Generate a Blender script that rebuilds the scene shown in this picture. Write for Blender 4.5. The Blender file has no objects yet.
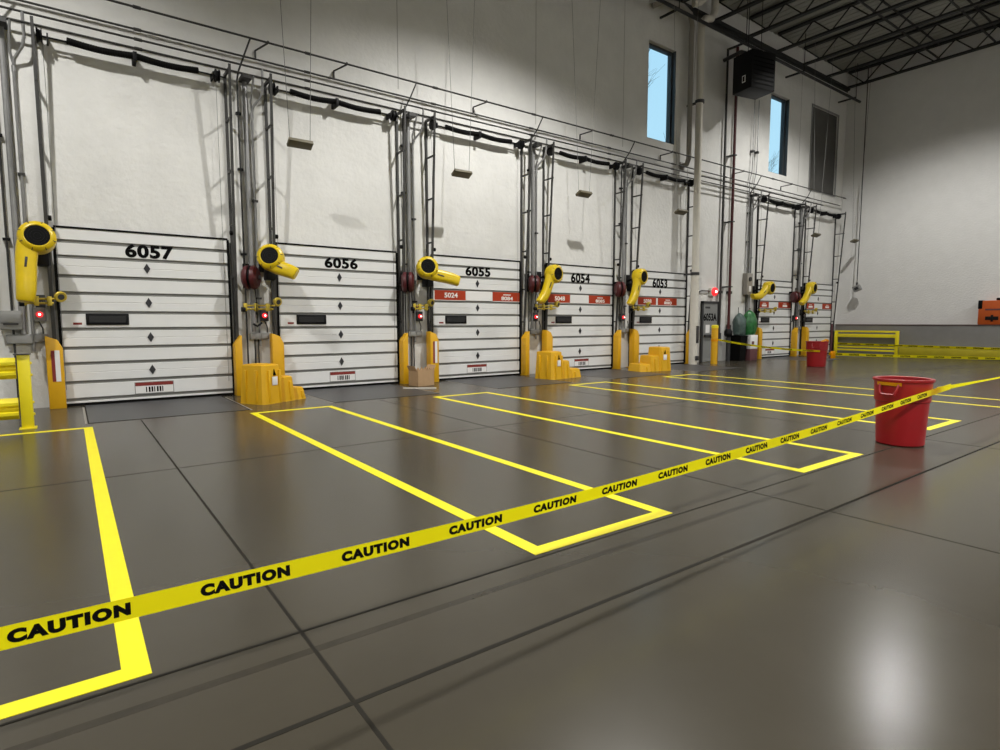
import bpy, bmesh, math, random
from mathutils import Vector, Matrix
random.seed(7)
S = bpy.context.scene
COL = S.collection

# ------------------------------------------------------------------ camera
cd = bpy.data.cameras.new('camera'); cam = bpy.data.objects.new('camera', cd); COL.objects.link(cam)
cd.sensor_width = 36.0; cd.lens = 21.073; cd.clip_start = 0.05; cd.clip_end = 200
_f = Vector((0.590192, 0.802184, -0.090411)); _r = Vector((0.805397, -0.592734, -0.001591)); _u = Vector((0.054866, 0.071878, 0.995903))
_m = Matrix((_r, _u, -_f)).transposed().to_4x4(); _m.translation = Vector((0, -13.05, 1.5)); cam.matrix_world = _m
S.camera = cam

# ------------------------------------------------------------------ sky, lights, exposure
S.view_settings.view_transform = 'Standard'; S.view_settings.look = 'None'
S.view_settings.exposure = 0.40; S.view_settings.gamma = 1.0; S.view_settings.use_curve_mapping = False
W = bpy.data.worlds.new('sky'); S.world = W; W.use_nodes = True
_n = W.node_tree; _bg = _n.nodes['Background']
_tc = _n.nodes.new('ShaderNodeTexCoord'); _sx = _n.nodes.new('ShaderNodeSeparateXYZ'); _rp = _n.nodes.new('ShaderNodeValToRGB')
_n.links.new(_tc.outputs['Generated'], _sx.inputs[0]); _n.links.new(_sx.outputs['Z'], _rp.inputs[0]); _n.links.new(_rp.outputs[0], _bg.inputs[0])
_rp.color_ramp.elements[0].position = 0.0; _rp.color_ramp.elements[0].color = (0.50, 0.80, 0.95, 1)
_rp.color_ramp.elements[1].position = 0.6; _rp.color_ramp.elements[1].color = (0.36, 0.68, 0.92, 1)
_bg.inputs[1].default_value = 0.78
LAMPS = [(22.6, -5.43, 11.8), (8.8, -5.6, 10.8), (-2.4, -5.6, 10.8),
         (26.5, -17.5, 10.5), (17.0, -17.5, 10.5), (7.0, -19.5, 9.5), (0.0, -19.5, 9.5)]  # rear row: unseen fill lamps added to brighten the tape and far doors
LAMP_W = [1900, 2500, 2100, 2500, 1400, 2100, 2100]
for (x, y, z), w in zip(LAMPS, LAMP_W):
    ld = bpy.data.lights.new('bay_and_fill_lamp', 'SPOT'); ld.energy = w; ld.spot_size = math.radians(140 if y > -10 else 152); ld.spot_blend = 0.55
    ld.shadow_soft_size = 0.13; ld.color = (1.0, 0.985, 0.945)
    lo = bpy.data.objects.new('bay_and_fill_lamp', ld); COL.objects.link(lo); lo.location = (x, y, z)
try:
    S.cycles.use_denoising = True; S.cycles.max_bounces = 8; S.cycles.diffuse_bounces = 5
    S.cycles.sample_clamp_indirect = 6.0; S.cycles.caustics_reflective = False; S.cycles.caustics_refractive = False
except Exception:
    pass

# ------------------------------------------------------------------ materials
def mat(name, col, rough=0.5, metal=0.0, spec=0.5, noise=0.0, nscale=6.0, bump=0.0, bscale=40.0, emit=None, estr=0.0, trans=0.0, rnoise=0.0, coat=0.0, ior=None):
    m = bpy.data.materials.new(name); m.use_nodes = True
    nt = m.node_tree; b = nt.nodes['Principled BSDF']
    c = (*col, 1)
    b.inputs['Base Color'].default_value = c; b.inputs['Roughness'].default_value = rough
    b.inputs['Metallic'].default_value = metal; b.inputs['Specular IOR Level'].default_value = spec
    if coat: b.inputs['Coat Weight'].default_value = coat
    if trans: b.inputs['Transmission Weight'].default_value = trans
    if ior: b.inputs['IOR'].default_value = ior
    if emit: b.inputs['Emission Color'].default_value = (*emit, 1); b.inputs['Emission Strength'].default_value = estr
    tc = nt.nodes.new('ShaderNodeTexCoord')
    if noise:
        n = nt.nodes.new('ShaderNodeTexNoise'); n.inputs['Scale'].default_value = nscale; n.inputs['Detail'].default_value = 6; n.inputs['Roughness'].default_value = 0.62
        nt.links.new(tc.outputs['Object'], n.inputs['Vector'])
        r = nt.nodes.new('ShaderNodeValToRGB')
        r.color_ramp.elements[0].position = 0.22; r.color_ramp.elements[1].position = 0.78
        r.color_ramp.elements[0].color = tuple(max(0, v * (1 - noise)) for v in col) + (1,)
        r.color_ramp.elements[1].color = tuple(min(1, v * (1 + noise)) for v in col) + (1,)
        nt.links.new(n.outputs['Fac'], r.inputs[0]); nt.links.new(r.outputs[0], b.inputs['Base Color'])
        if rnoise:
            mr = nt.nodes.new('ShaderNodeMapRange'); mr.inputs['To Min'].default_value = rough - rnoise; mr.inputs['To Max'].default_value = rough + rnoise
            nt.links.new(n.outputs['Fac'], mr.inputs['Value']); nt.links.new(mr.outputs[0], b.inputs['Roughness'])
    if bump:
        n2 = nt.nodes.new('ShaderNodeTexNoise'); n2.inputs['Scale'].default_value = bscale; n2.inputs['Detail'].default_value = 5
        nt.links.new(tc.outputs['Object'], n2.inputs['Vector'])
        bp = nt.nodes.new('ShaderNodeBump'); bp.inputs['Strength'].default_value = bump; bp.inputs['Distance'].default_value = 0.02
        nt.links.new(n2.outputs['Fac'], bp.inputs['Height']); nt.links.new(bp.outputs[0], b.inputs['Normal'])
    return m

M = {}
M['wall'] = mat('white_painted_concrete', (0.72, 0.715, 0.69), 0.75, spec=0.25, noise=0.09, nscale=1.1, bump=0.7, bscale=8)
M['wall2'] = mat('white_painted_block', (0.72, 0.715, 0.70), 0.75, spec=0.25, noise=0.04, nscale=2, bump=0.6, bscale=16)
M['seam'] = mat('caulk_seam', (0.45, 0.44, 0.42), 0.8)
M['dado'] = mat('grey_painted_dado', (0.21, 0.205, 0.20), 0.6, noise=0.1, nscale=2)
M['dadocap'] = mat('brown_steel_cap', (0.09, 0.05, 0.045), 0.6)
M['deck'] = mat('roof_deck', (0.30, 0.30, 0.27), 0.8)
M['joist'] = mat('black_joist_steel', (0.014, 0.014, 0.015), 0.6)
M['floor'] = mat('polished_concrete', (0.056, 0.049, 0.036), 0.23, spec=0.30, noise=0.14, nscale=0.6, rnoise=0.03)
M['joint'] = mat('dark_floor_joint', (0.020, 0.018, 0.014), 0.7, spec=0.1)
M['scuff'] = mat('dark_scuff', (0.036, 0.031, 0.023), 0.25, spec=0.27, noise=0.25, nscale=6)
M['yline'] = mat('yellow_floor_paint', (0.84, 0.74, 0.004), 0.5, noise=0.04, nscale=4)
M['steel'] = mat('leveler_steel', (0.05, 0.05, 0.052), 0.4, noise=0.15, nscale=5)
M['galv'] = mat('galvanised_conduit', (0.30, 0.30, 0.30), 0.45, metal=0.5, noise=0.12, nscale=9)
M['galvd'] = mat('dark_conduit', (0.030, 0.029, 0.028), 0.5, metal=0.1, noise=0.15, nscale=9)
M['track'] = mat('backlit_track_steel', (0.045, 0.044, 0.042), 0.5, metal=0.2, noise=0.15, nscale=8)  # galvanised steel; its backlit shade is put into the dark base colour
M['black'] = mat('black_rubber', (0.003, 0.003, 0.003), 0.65, spec=0.12)
M['blackm'] = mat('black_metal', (0.005, 0.005, 0.006), 0.5, spec=0.2)
M['door'] = mat('white_door_skin', (0.76, 0.765, 0.76), 0.45, noise=0.03, nscale=3)
M['rib'] = mat('door_rib_shade', (0.19, 0.19, 0.18), 0.5)
M['glassd'] = mat('dark_door_glass', (0.006, 0.006, 0.007), 0.12)
M['num'] = mat('black_lettering', (0.002, 0.002, 0.002), 0.7, spec=0.08)
M['diam'] = mat('grey_diamond', (0.04, 0.04, 0.045), 0.35, metal=0.4)
M['orange'] = mat('orange_decal', (0.40, 0.040, 0.010), 0.6, spec=0.3)
M['white'] = mat('white_lettering', (0.85, 0.83, 0.80), 0.6)
M['paper'] = mat('white_paper', (0.8, 0.79, 0.78), 0.8)
M['dred'] = mat('dark_red_print', (0.22, 0.02, 0.015), 0.6)
M['guard'] = mat('amber_guard_paint', (0.72, 0.39, 0.008), 0.4, noise=0.06, nscale=5)
M['step'] = mat('yellow_moulded_plastic', (0.72, 0.40, 0.006), 0.45, noise=0.05, nscale=4)
M['rail'] = mat('yellow_rail_paint', (0.88, 0.74, 0.015), 0.35, noise=0.05, nscale=4)
M['fan'] = mat('yellow_fan_shell', (0.70, 0.50, 0.006), 0.32, noise=0.08, nscale=5)
M['brass'] = mat('yellow_brass_arm', (0.56, 0.42, 0.05), 0.35, metal=0.35, noise=0.15, nscale=12)
M['reel'] = mat('dark_red_reel', (0.075, 0.006, 0.009), 0.45, noise=0.15, nscale=8)
M['box'] = mat('grey_enclosure', (0.26, 0.26, 0.25), 0.5, noise=0.08)
M['lred'] = mat('red_lamp_lens', (0.8, 0.02, 0.02), 0.3, emit=(1.0, 0.03, 0.04), estr=0.7)
M['lcore'] = mat('lamp_core', (1, 0.9, 0.85), 0.3, emit=(1.0, 0.86, 0.78), estr=2.5)
M['tape'] = mat('yellow_caution_tape', (0.97, 0.84, 0.006), 0.3, noise=0.03, nscale=3)
M['tapedim'] = mat('amber_caution_tape', (0.90, 0.55, 0.01), 0.35)
M['bin'] = mat('red_bin_plastic', (0.29, 0.004, 0.007), 0.40, noise=0.06, nscale=5)
M['card'] = mat('brown_cardboard', (0.45, 0.29, 0.155), 0.85, noise=0.06, nscale=10)
M['cream'] = mat('cream_pipe', (0.66, 0.63, 0.56), 0.45, noise=0.05)
M['greyp'] = mat('grey_brown_pipe', (0.28, 0.26, 0.23), 0.5, noise=0.06)
M['redp'] = mat('red_sprinkler_pipe', (0.075, 0.008, 0.009), 0.5)
M['placard'] = mat('brown_placard', (0.13, 0.115, 0.075), 0.6, noise=0.1)
M['wire'] = mat('thin_wire', (0.16, 0.16, 0.155), 0.5)
M['wframe'] = mat('dark_window_frame', (0.05, 0.055, 0.06), 0.45)
M['glass'] = mat('window_glass', (1, 1, 1), 0.0, trans=1.0, ior=1.02)
M['board'] = mat('grey_window_board', (0.085, 0.083, 0.077), 0.6, noise=0.18, nscale=2.5)
M['exitd'] = mat('grey_exit_door', (0.22, 0.225, 0.22), 0.45, noise=0.05)
M['dark'] = mat('dark_grey_metal', (0.03, 0.03, 0.032), 0.5)
M['maroon'] = mat('maroon_box', (0.12, 0.045, 0.05), 0.6)
M['green'] = mat('green_plastic_bag', (0.02, 0.14, 0.035), 0.35, noise=0.6, nscale=9, bump=0.8, bscale=6)
M['ggrey'] = mat('grey_green_bag', (0.07, 0.11, 0.10), 0.4, noise=0.5, nscale=9, bump=0.8, bscale=6)
M['orangem'] = mat('orange_machine_paint', (0.50, 0.085, 0.008), 0.5, noise=0.06)
M['oliver'] = mat('worn_olive_yellow_paint', (0.48, 0.40, 0.02), 0.45, noise=0.12, nscale=3)
M['bark'] = mat('bare_branches', (0.10, 0.09, 0.085), 0.9)
M['alu'] = mat('lamp_aluminium', (0.6, 0.6, 0.6), 0.3, metal=0.8)

# the tape is thin film: light falling on its back shines through
for _k in ('tape', 'tapedim'):
    _t = M[_k].node_tree; _p = _t.nodes['Principled BSDF']; _o = next(n for n in _t.nodes if n.type == 'OUTPUT_MATERIAL')
    _tr = _t.nodes.new('ShaderNodeBsdfTranslucent'); _mx = _t.nodes.new('ShaderNodeMixShader'); _mx.inputs[0].default_value = 0.68
    _tr.inputs[0].default_value = (1.0, 0.93, 0.008, 1) if _k == 'tape' else (0.95, 0.55, 0.01, 1)
    _t.links.new(_p.outputs[0], _mx.inputs[1]); _t.links.new(_tr.outputs[0], _mx.inputs[2]); _t.links.new(_mx.outputs[0], _o.inputs['Surface'])

# ------------------------------------------------------------------ mesh helpers
class MB:
    def __init__(s): s.bm = bmesh.new(); s.mi = 0
    def _tag(s, fs):
        for f in fs: f.material_index = s.mi
    def face(s, pts):
        f = s.bm.faces.new([s.bm.verts.new(p) for p in pts]); s._tag([f]); return s
    def box(s, x0, x1, y0, y1, z0, z1, bev=0.0, rot=None, piv=None):
        g = bmesh.new()
        bmesh.ops.create_cube(g, size=1)
        bmesh.ops.scale(g, vec=(abs(x1 - x0), abs(y1 - y0), abs(z1 - z0)), verts=g.verts)
        if bev: bmesh.ops.bevel(g, geom=g.edges[:], offset=bev, segments=2, affect='EDGES', profile=0.5)
        bmesh.ops.translate(g, vec=((x0 + x1) / 2, (y0 + y1) / 2, (z0 + z1) / 2), verts=g.verts)
        if rot is not None:
            bmesh.ops.rotate(g, cent=piv or ((x0 + x1) / 2, (y0 + y1) / 2, (z0 + z1) / 2), matrix=rot, verts=g.verts)
        s.merge(g); return s
    def merge(s, g, mtx=None):
        if mtx is not None: bmesh.ops.transform(g, matrix=mtx, verts=g.verts)
        vm = {v: s.bm.verts.new(v.co) for v in g.verts}
        for f in g.faces:
            try: nf = s.bm.faces.new([vm[v] for v in f.verts]); nf.material_index = s.mi
            except ValueError: pass
        g.free()
    def tube(s, path, r, seg=8, rr=None, caps=True):
        P = [Vector(p) for p in path]; n = len(P); rings = []
        t0 = (P[1] - P[0]).normalized()
        up = Vector((0, 0, 1)) if abs(t0.z) < 0.9 else Vector((1, 0, 0))
        a = t0.cross(up).normalized()
        for i in range(n):
            t = ((P[min(i + 1, n - 1)] - P[i]).normalized() + (P[i] - P[max(i - 1, 0)]).normalized())
            t = t.normalized() if t.length > 1e-6 else t0
            a = (a - t * a.dot(t)).normalized(); b = t.cross(a)
            rad = rr[i] if rr else r
            rings.append([s.bm.verts.new(P[i] + (a * math.cos(2 * math.pi * k / seg) + b * math.sin(2 * math.pi * k / seg)) * rad) for k in range(seg)])
        fs = []
        for i in range(n - 1):
            for k in range(seg):
                fs.append(s.bm.faces.new([rings[i][k], rings[i][(k + 1) % seg], rings[i + 1][(k + 1) % seg], rings[i + 1][k]]))
        if caps:
            fs.append(s.bm.faces.new(rings[0][::-1])); fs.append(s.bm.faces.new(rings[-1]))
        s._tag(fs); return s
    def lathe(s, prof, base, axis=(0, 0, 1), seg=28, ref=None):
        """prof: list of (radius, height along the axis)"""
        ax = Vector(axis).normalized(); base = Vector(base)
        up = Vector(ref) if ref else (Vector((0, 0, 1)) if abs(ax.z) < 0.9 else Vector((1, 0, 0)))
        a = (up - ax * up.dot(ax)).normalized(); b = ax.cross(a); rings = []
        for r, h in prof:
            if r < 1e-5: rings.append([s.bm.verts.new(base + ax * h)])
            else: rings.append([s.bm.verts.new(base + ax * h + (a * math.cos(2 * math.pi * k / seg) + b * math.sin(2 * math.pi * k / seg)) * r) for k in range(seg)])
        fs = []
        for A, B in zip(rings[:-1], rings[1:]):
            for k in range(seg):
                k2 = (k + 1) % seg
                if len(A) == 1 and len(B) == 1: continue
                if len(A) == 1: fs.append(s.bm.faces.new([A[0], B[k2], B[k]]))
                elif len(B) == 1: fs.append(s.bm.faces.new([A[k], A[k2], B[0]]))
                else: fs.append(s.bm.faces.new([A[k], A[k2], B[k2], B[k]]))
        s._tag(fs); return s
    def prism(s, poly, o, u, v, w, bev=0.0):
        """polygon (list of 2d) in the plane o + a*u + b*v, extruded along w"""
        o, u, v, w = map(Vector, (o, u, v, w))
        g = bmesh.new()
        lo = [g.verts.new(o + u * a + v * b) for a, b in poly]; hi = [g.verts.new(o + u * a + v * b + w) for a, b in poly]
        g.faces.new(lo[::-1]); g.faces.new(hi); n = len(poly)
        for k in range(n): g.faces.new([lo[k], lo[(k + 1) % n], hi[(k + 1) % n], hi[k]])
        bmesh.ops.recalc_face_normals(g, faces=g.faces)
        if bev: bmesh.ops.bevel(g, geom=g.edges[:], offset=bev, segments=2, affect='EDGES', profile=0.5)
        s.merge(g); return s
    def loft(s, rings, caps=True):
        R = [[s.bm.verts.new(p) for p in r] for r in rings]; fs = []; n = len(R[0])
        for A, B in zip(R[:-1], R[1:]):
            for k in range(n): fs.append(s.bm.faces.new([A[k], A[(k + 1) % n], B[(k + 1) % n], B[k]]))
        if caps: fs.append(s.bm.faces.new(R[0][::-1])); fs.append(s.bm.faces.new(R[-1]))
        s._tag(fs); return s

def obj(name, mb, mats, parent=None, base=(0, 0, 0), label=None, fixn=True):
    bm = mb.bm
    if fixn: bmesh.ops.recalc_face_normals(bm, faces=bm.faces)
    bmesh.ops.translate(bm, vec=-Vector(base), verts=bm.verts)
    me = bpy.data.meshes.new(name); bm.to_mesh(me); bm.free()
    for m in (mats if isinstance(mats, (list, tuple)) else [mats]): me.materials.append(M[m])
    for p in me.polygons: p.use_smooth = True
    me.set_sharp_from_angle(angle=math.radians(32))
    o = bpy.data.objects.new(name, me); COL.objects.link(o)
    if parent is None: o.location = base
    else: o.parent = parent
    if label: o['label'] = label
    return o

class Thing:
    def __init__(s, name, label, cat, base, group=None, kind=None):
        s.base = Vector(base)
        s.e = bpy.data.objects.new(name, None); COL.objects.link(s.e); s.e.location = base; s.e.empty_display_size = 0.2
        s.e['label'] = label; s.e['category'] = cat
        if group: s.e['group'] = group
        if kind: s.e['kind'] = kind
    def part(s, name, mb, m, parent=None, label=None, fixn=True):
        if s.e.get('kind') != 'structure':
            for v in mb.bm.verts:
                if -0.006 < v.co.y < 0.004: v.co.y = -0.006       # rests on the wall paint, not in it
        return obj(name, mb, m, parent or s.e, s.base, label, fixn)

def single(name, mb, m, label, cat, base, group=None, kind=None):
    o = obj(name, mb, m, None, base); o['label'] = label; o['category'] = cat
    if group: o['group'] = group
    if kind: o['kind'] = kind
    return o

def struct(name, mb, m, label, cat, base=(0, 0, 0)):
    return single(name, mb, m, label, cat, base, kind='structure')

def text_bm(body, width, height, bold=0.012, origin=(0, 0, 0), u=(1, 0, 0), v=(0, 0, 1), space=1.0):
    """flat lettering scaled to width x height, lower-left at origin"""
    cu = bpy.data.curves.new('t', 'FONT'); cu.body = body; cu.size = 1.0; cu.offset = bold; cu.resolution_u = 4; cu.space_character = space
    to = bpy.data.objects.new('t', cu); COL.objects.link(to)
    dg = bpy.context.evaluated_depsgraph_get(); dg.update()
    me = bpy.data.meshes.new_from_object(to.evaluated_get(dg)); bpy.data.objects.remove(to); bpy.data.curves.remove(cu)
    g = bmesh.new(); g.from_mesh(me); bpy.data.meshes.remove(me)
    xs = [q.co.x for q in g.verts]; ys = [q.co.y for q in g.verts]
    x0, x1, y0, y1 = min(xs), max(xs), min(ys), max(ys)
    o, u, v = Vector(origin), Vector(u), Vector(v)
    for q in g.verts:
        q.co = o + u * ((q.co.x - x0) / (x1 - x0) * width) + v * ((q.co.y - y0) / (y1 - y0) * height)
    return g

def text(mb, *a, **k): mb.merge(text_bm(*a, **k))

# ------------------------------------------------------------------ the setting
XW0, XW1, YF, ZT = -9.0, 29.45, -24.0, 12.80
b = MB(); b.box(XW0, 30.5, YF, 0.35, -0.2, 0)
FLOOR = struct('floor', b, 'floor', 'dark grey polished concrete warehouse floor with yellow bay outlines', 'floor')

wins = [(15.58, 16.98, 7.5, 10.55), (22.98, 24.40, 7.5, 10.58), (26.30, 28.66, 7.25, 10.75)]
b = MB(); xprev = XW0
for x0, x1, z0, z1 in wins:
    b.box(xprev, x0, 0, 0.35, 0, 13.2); b.box(x0, x1, 0, 0.35, 0, z0); b.box(x0, x1, 0, 0.35, z1, 13.2); xprev = x1
b.box(xprev, 30.5, 0, 0.35, 0, 13.2)
WB = struct('wall_back', b, 'wall', 'white painted concrete dock wall behind the numbered doors', 'wall')
for x in (6.62, 10.85, 14.42, 25.35):
    b = MB(); b.box(x - 0.012, x + 0.012, -0.004, 0.0, 7.0, 13.0); obj('panel_joint', b, 'seam', WB)
b = MB(); b.box(XW1, 30.5, YF, 0.0, 0, 13.2)
WR = struct('wall_right', b, 'wall2', 'plain white end wall above the grey dado at right', 'wall')
b = MB(); b.box(XW0 - 0.3, XW0, YF, 0.35, 0, 13.2); struct('wall_left', b, 'wall2', 'white end wall outside the frame on the left', 'wall')
b = MB(); b.box(XW0, 30.5, YF - 0.3, YF, 0, 13.2); struct('wall_front', b, 'wall2', 'white wall behind the viewer', 'wall')
b = MB(); b.box(XW0, 30.5, YF, 0.35, ZT, ZT + 0.25)
for i in range(60):     # ribs of the steel deck
    x = 10.5 + i * 0.32
    b.box(x, x + 0.16, YF, 0, ZT - 0.02, ZT)
struct('ceiling', b, 'deck', 'dim ribbed steel roof deck above the black joists', 'ceiling')
b = MB(); b.box(XW1 - 0.40, XW1, -14.0, -0.16, 0, 1.33)
DADO = struct('trim_1', b, 'dado', 'grey knee-high concrete ledge along the foot of the white end wall', 'dado')
b = MB(); b.box(XW1 - 0.42, XW1, -14.0, -0.16, 1.325, 1.36); obj('cap_strip', b, 'dadocap', DADO, label='dark brown cap on the grey ledge')
b = MB(); b.box(13, XW1, -0.12, 0, 12.02, 12.14); b.box(13, XW1, -0.02, 0, 11.95, 12.14)
struct('trim_2', b, 'joist', 'black steel ledger angle running along the top of the dock wall', 'trim')

# floor joints, scuffs and painted bay outlines are parts of the floor
def fl(name, x0, x1, y0, y1, m, z=0.0012, label=None):
    q = MB(); q.box(x0, x1, y0, y1, 0.0, z); return obj(name, q, m, FLOOR, label=label)
fl('floor_joint', 0.824, 0.842, -24, -2.6, 'joint'); fl('floor_joint', 4.78, 4.792, -24, -2.6, 'joint')
fl('floor_joint', 8.73, 8.74, -24, -2.6, 'joint'); fl('floor_joint', -3.13, -3.12, -24, -2.6, 'joint')
fl('floor_joint', -9, 29, -10.29, -10.275, 'joint', z=0.0016); fl('floor_joint', -9, 29, -6.30, -6.292, 'joint', z=0.0016)
fl('scuff_band', -9, 5.4, -10.50, -10.45, 'scuff', z=0.0006, label='dark tyre scuff beside the floor joint')
fl('floor_joint', -9, 29, -10.955, -10.93, 'joint', z=0.0016)
def outline(x0, x1, y0, y1, t=0.105):
    q = MB(); z = 0.0026
    q.box(x0, x0 + t, y0, y1, 0, z); q.box(x1 - t, x1, y0, y1, 0, z); q.box(x0 + t, x1 - t, y0, y0 + t, 0, z); q.box(x0 + t, x1 - t, y1 - t, y1, 0, z)
    return q
for (x0, x1), lab in zip([(-1.18, 0.21), (2.35, 3.75), (5.82, 7.17), (9.52, 10.80), (13.0, 14.30)],
                         ['nearest yellow bay outline, in front of the 6057 door', 'yellow bay outline in front of the yellow steps by 6056',
                          'yellow bay outline in front of the 6055 door', 'yellow bay outline passing behind the near red bin', 'farthest yellow bay outline']):
    obj('bay_outline', outline(x0, x1, -10.14 if 9 < x0 < 10 else -10.24, -2.85), 'yline', FLOOR, label=lab)

# windows
for i, (x0, x1, z0, z1) in enumerate(wins[:2]):
    t = Thing('window_%d' % (i + 1), ['tall narrow window showing blue sky left of the cream pipe', 'tall narrow window showing blue sky beside the black heater'][i], 'window', ((x0 + x1) / 2, 0.2, z0), kind='structure')
    f = MB(); w = 0.07
    f.box(x0, x0 + w, 0.14, 0.30, z0, z1); f.box(x1 - w, x1, 0.14, 0.30, z0, z1); f.box(x0 + w, x1 - w, 0.14, 0.30, z0, z0 + w); f.box(x0 + w, x1 - w, 0.14, 0.30, z1 - w, z1)
    t.part('window_frame', f, 'wframe')
    g = MB(); g.box(x0 + w, x1 - w, 0.215, 0.225, z0 + w, z1 - w); t.part('window_pane', g, 'glass')
    r = MB(); r.box(x1 - 0.012, x1, 0.0, 0.14, z0, z1); t.part('dark_reveal_face', r, 'wframe')  # thin dark sheet on the right side of the recess only
x0, x1, z0, z1 = wins[2]
t = Thing('window_3', 'tall opening covered by a dark grey board, beside the right wall', 'window', ((x0 + x1) / 2, 0.1, z0), kind='structure')
g = MB(); g.box(x0, x1, 0.05, 0.2, z0, z1); t.part('cover_board', g, 'board')
f = MB(); w = 0.06
f.box(x0 - w, x0, -0.03, 0.0, z0 - w, z1 + w); f.box(x1, x1 + w, -0.03, 0.0, z0 - w, z1 + w); f.box(x0, x1, -0.03, 0.0, z0 - w, z0); f.box(x0, x1, -0.03, 0.0, z1, z1 + w)
t.part('window_frame', f, 'galv')

# bare trees outside the windows
def tree(bx, by, h, label):
    q = MB(); rnd = random.Random(int(bx * 10))
    def br(p, d, l, r, lev):
        e = p + d * l; mid = p + d * l * 0.5 + Vector((rnd.uniform(-1, 1), rnd.uniform(-1, 1), rnd.uniform(-1, 1))) * l * 0.06
        q.tube([p, mid, e], r, 5, rr=[r, r * 0.82, r * 0.6])
        if lev == 0: return
        for k in range(3 if lev > 1 else 4):
            f = rnd.uniform(0.45, 1.0); dd = (d + Vector((rnd.uniform(-1, 1), rnd.uniform(-1, 1), rnd.uniform(-0.3, 0.8))) * 0.75).normalized()
            br(p + d * l * f, dd, l * rnd.uniform(0.5, 0.72), r * 0.5, lev - 1)
    br(Vector((bx, by, -1.2)), Vector((0.02, 0, 1)).normalized(), h * 0.45, 0.16, 5)
    single('bare_tree', q, 'bark', label, 'tree', (bx, by, -1.2), group='bare trees outside the windows')
tree(21.9, 6.2, 17.5, 'leafless tree with thin twigs outside the left blue window')
tree(31.8, 6.2, 17.0, 'leafless tree with thin twigs outside the window by the heater')
b = MB(); b.box(-10, 60, 0.5, 40, -1.4, -1.2); struct('ground_outside', b, 'dado', 'yard ground outside the windows', 'ground')

# ------------------------------------------------------------------ dock doors
DOORS = [(-0.09, 2.68), (3.67, 6.44), (7.45, 10.22), (11.24, 13.97), (14.99, 17.72), (22.42, 25.06), (26.21, 28.74)]
NUM = ['6057', '6056', '6055', '6054', '6053', None, None]
REF = ['the 6057 door', 'the 6056 door', 'the 6055 door', 'the 6054 door', 'the 6053 door', 'the door by the green bag', 'the last dock door']
HT = 3.155
RIBS = [2.94, 2.67, 2.33, 2.03, 1.69, 1.39, 1.05, 0.77, 0.43, 0.12]
# orange decals: (x0, x1, digits, small line above)
DECALS = {2: [(7.50, 8.43, '5024', 0), (9.30, 10.24, '8084', 1)], 3: [(11.29, 12.15, '5048', 0), (12.94, 13.88, '8085', 1)],
          4: [(15.20, 16.12, '5038', 0), (16.22, 17.24, '8083', 1)], 5: [(22.55, 23.28, '', 1), (24.02, 25.05, '', 1)], 6: [(26.4, 27.1, '', 1), (27.86, 28.76, '', 1)]}
DLAB = ['white sectional dock door numbered 6057, nearest door', 'white sectional dock door numbered 6056 behind the first yellow steps', 'white sectional dock door numbered 6055 with orange decals',
        'white sectional dock door numbered 6054 behind the middle yellow steps', 'white sectional dock door numbered 6053 behind the farthest yellow steps',
        'white dock door without visible number, just right of the green bag', 'white dock door without visible number, closest to the end wall']

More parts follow.
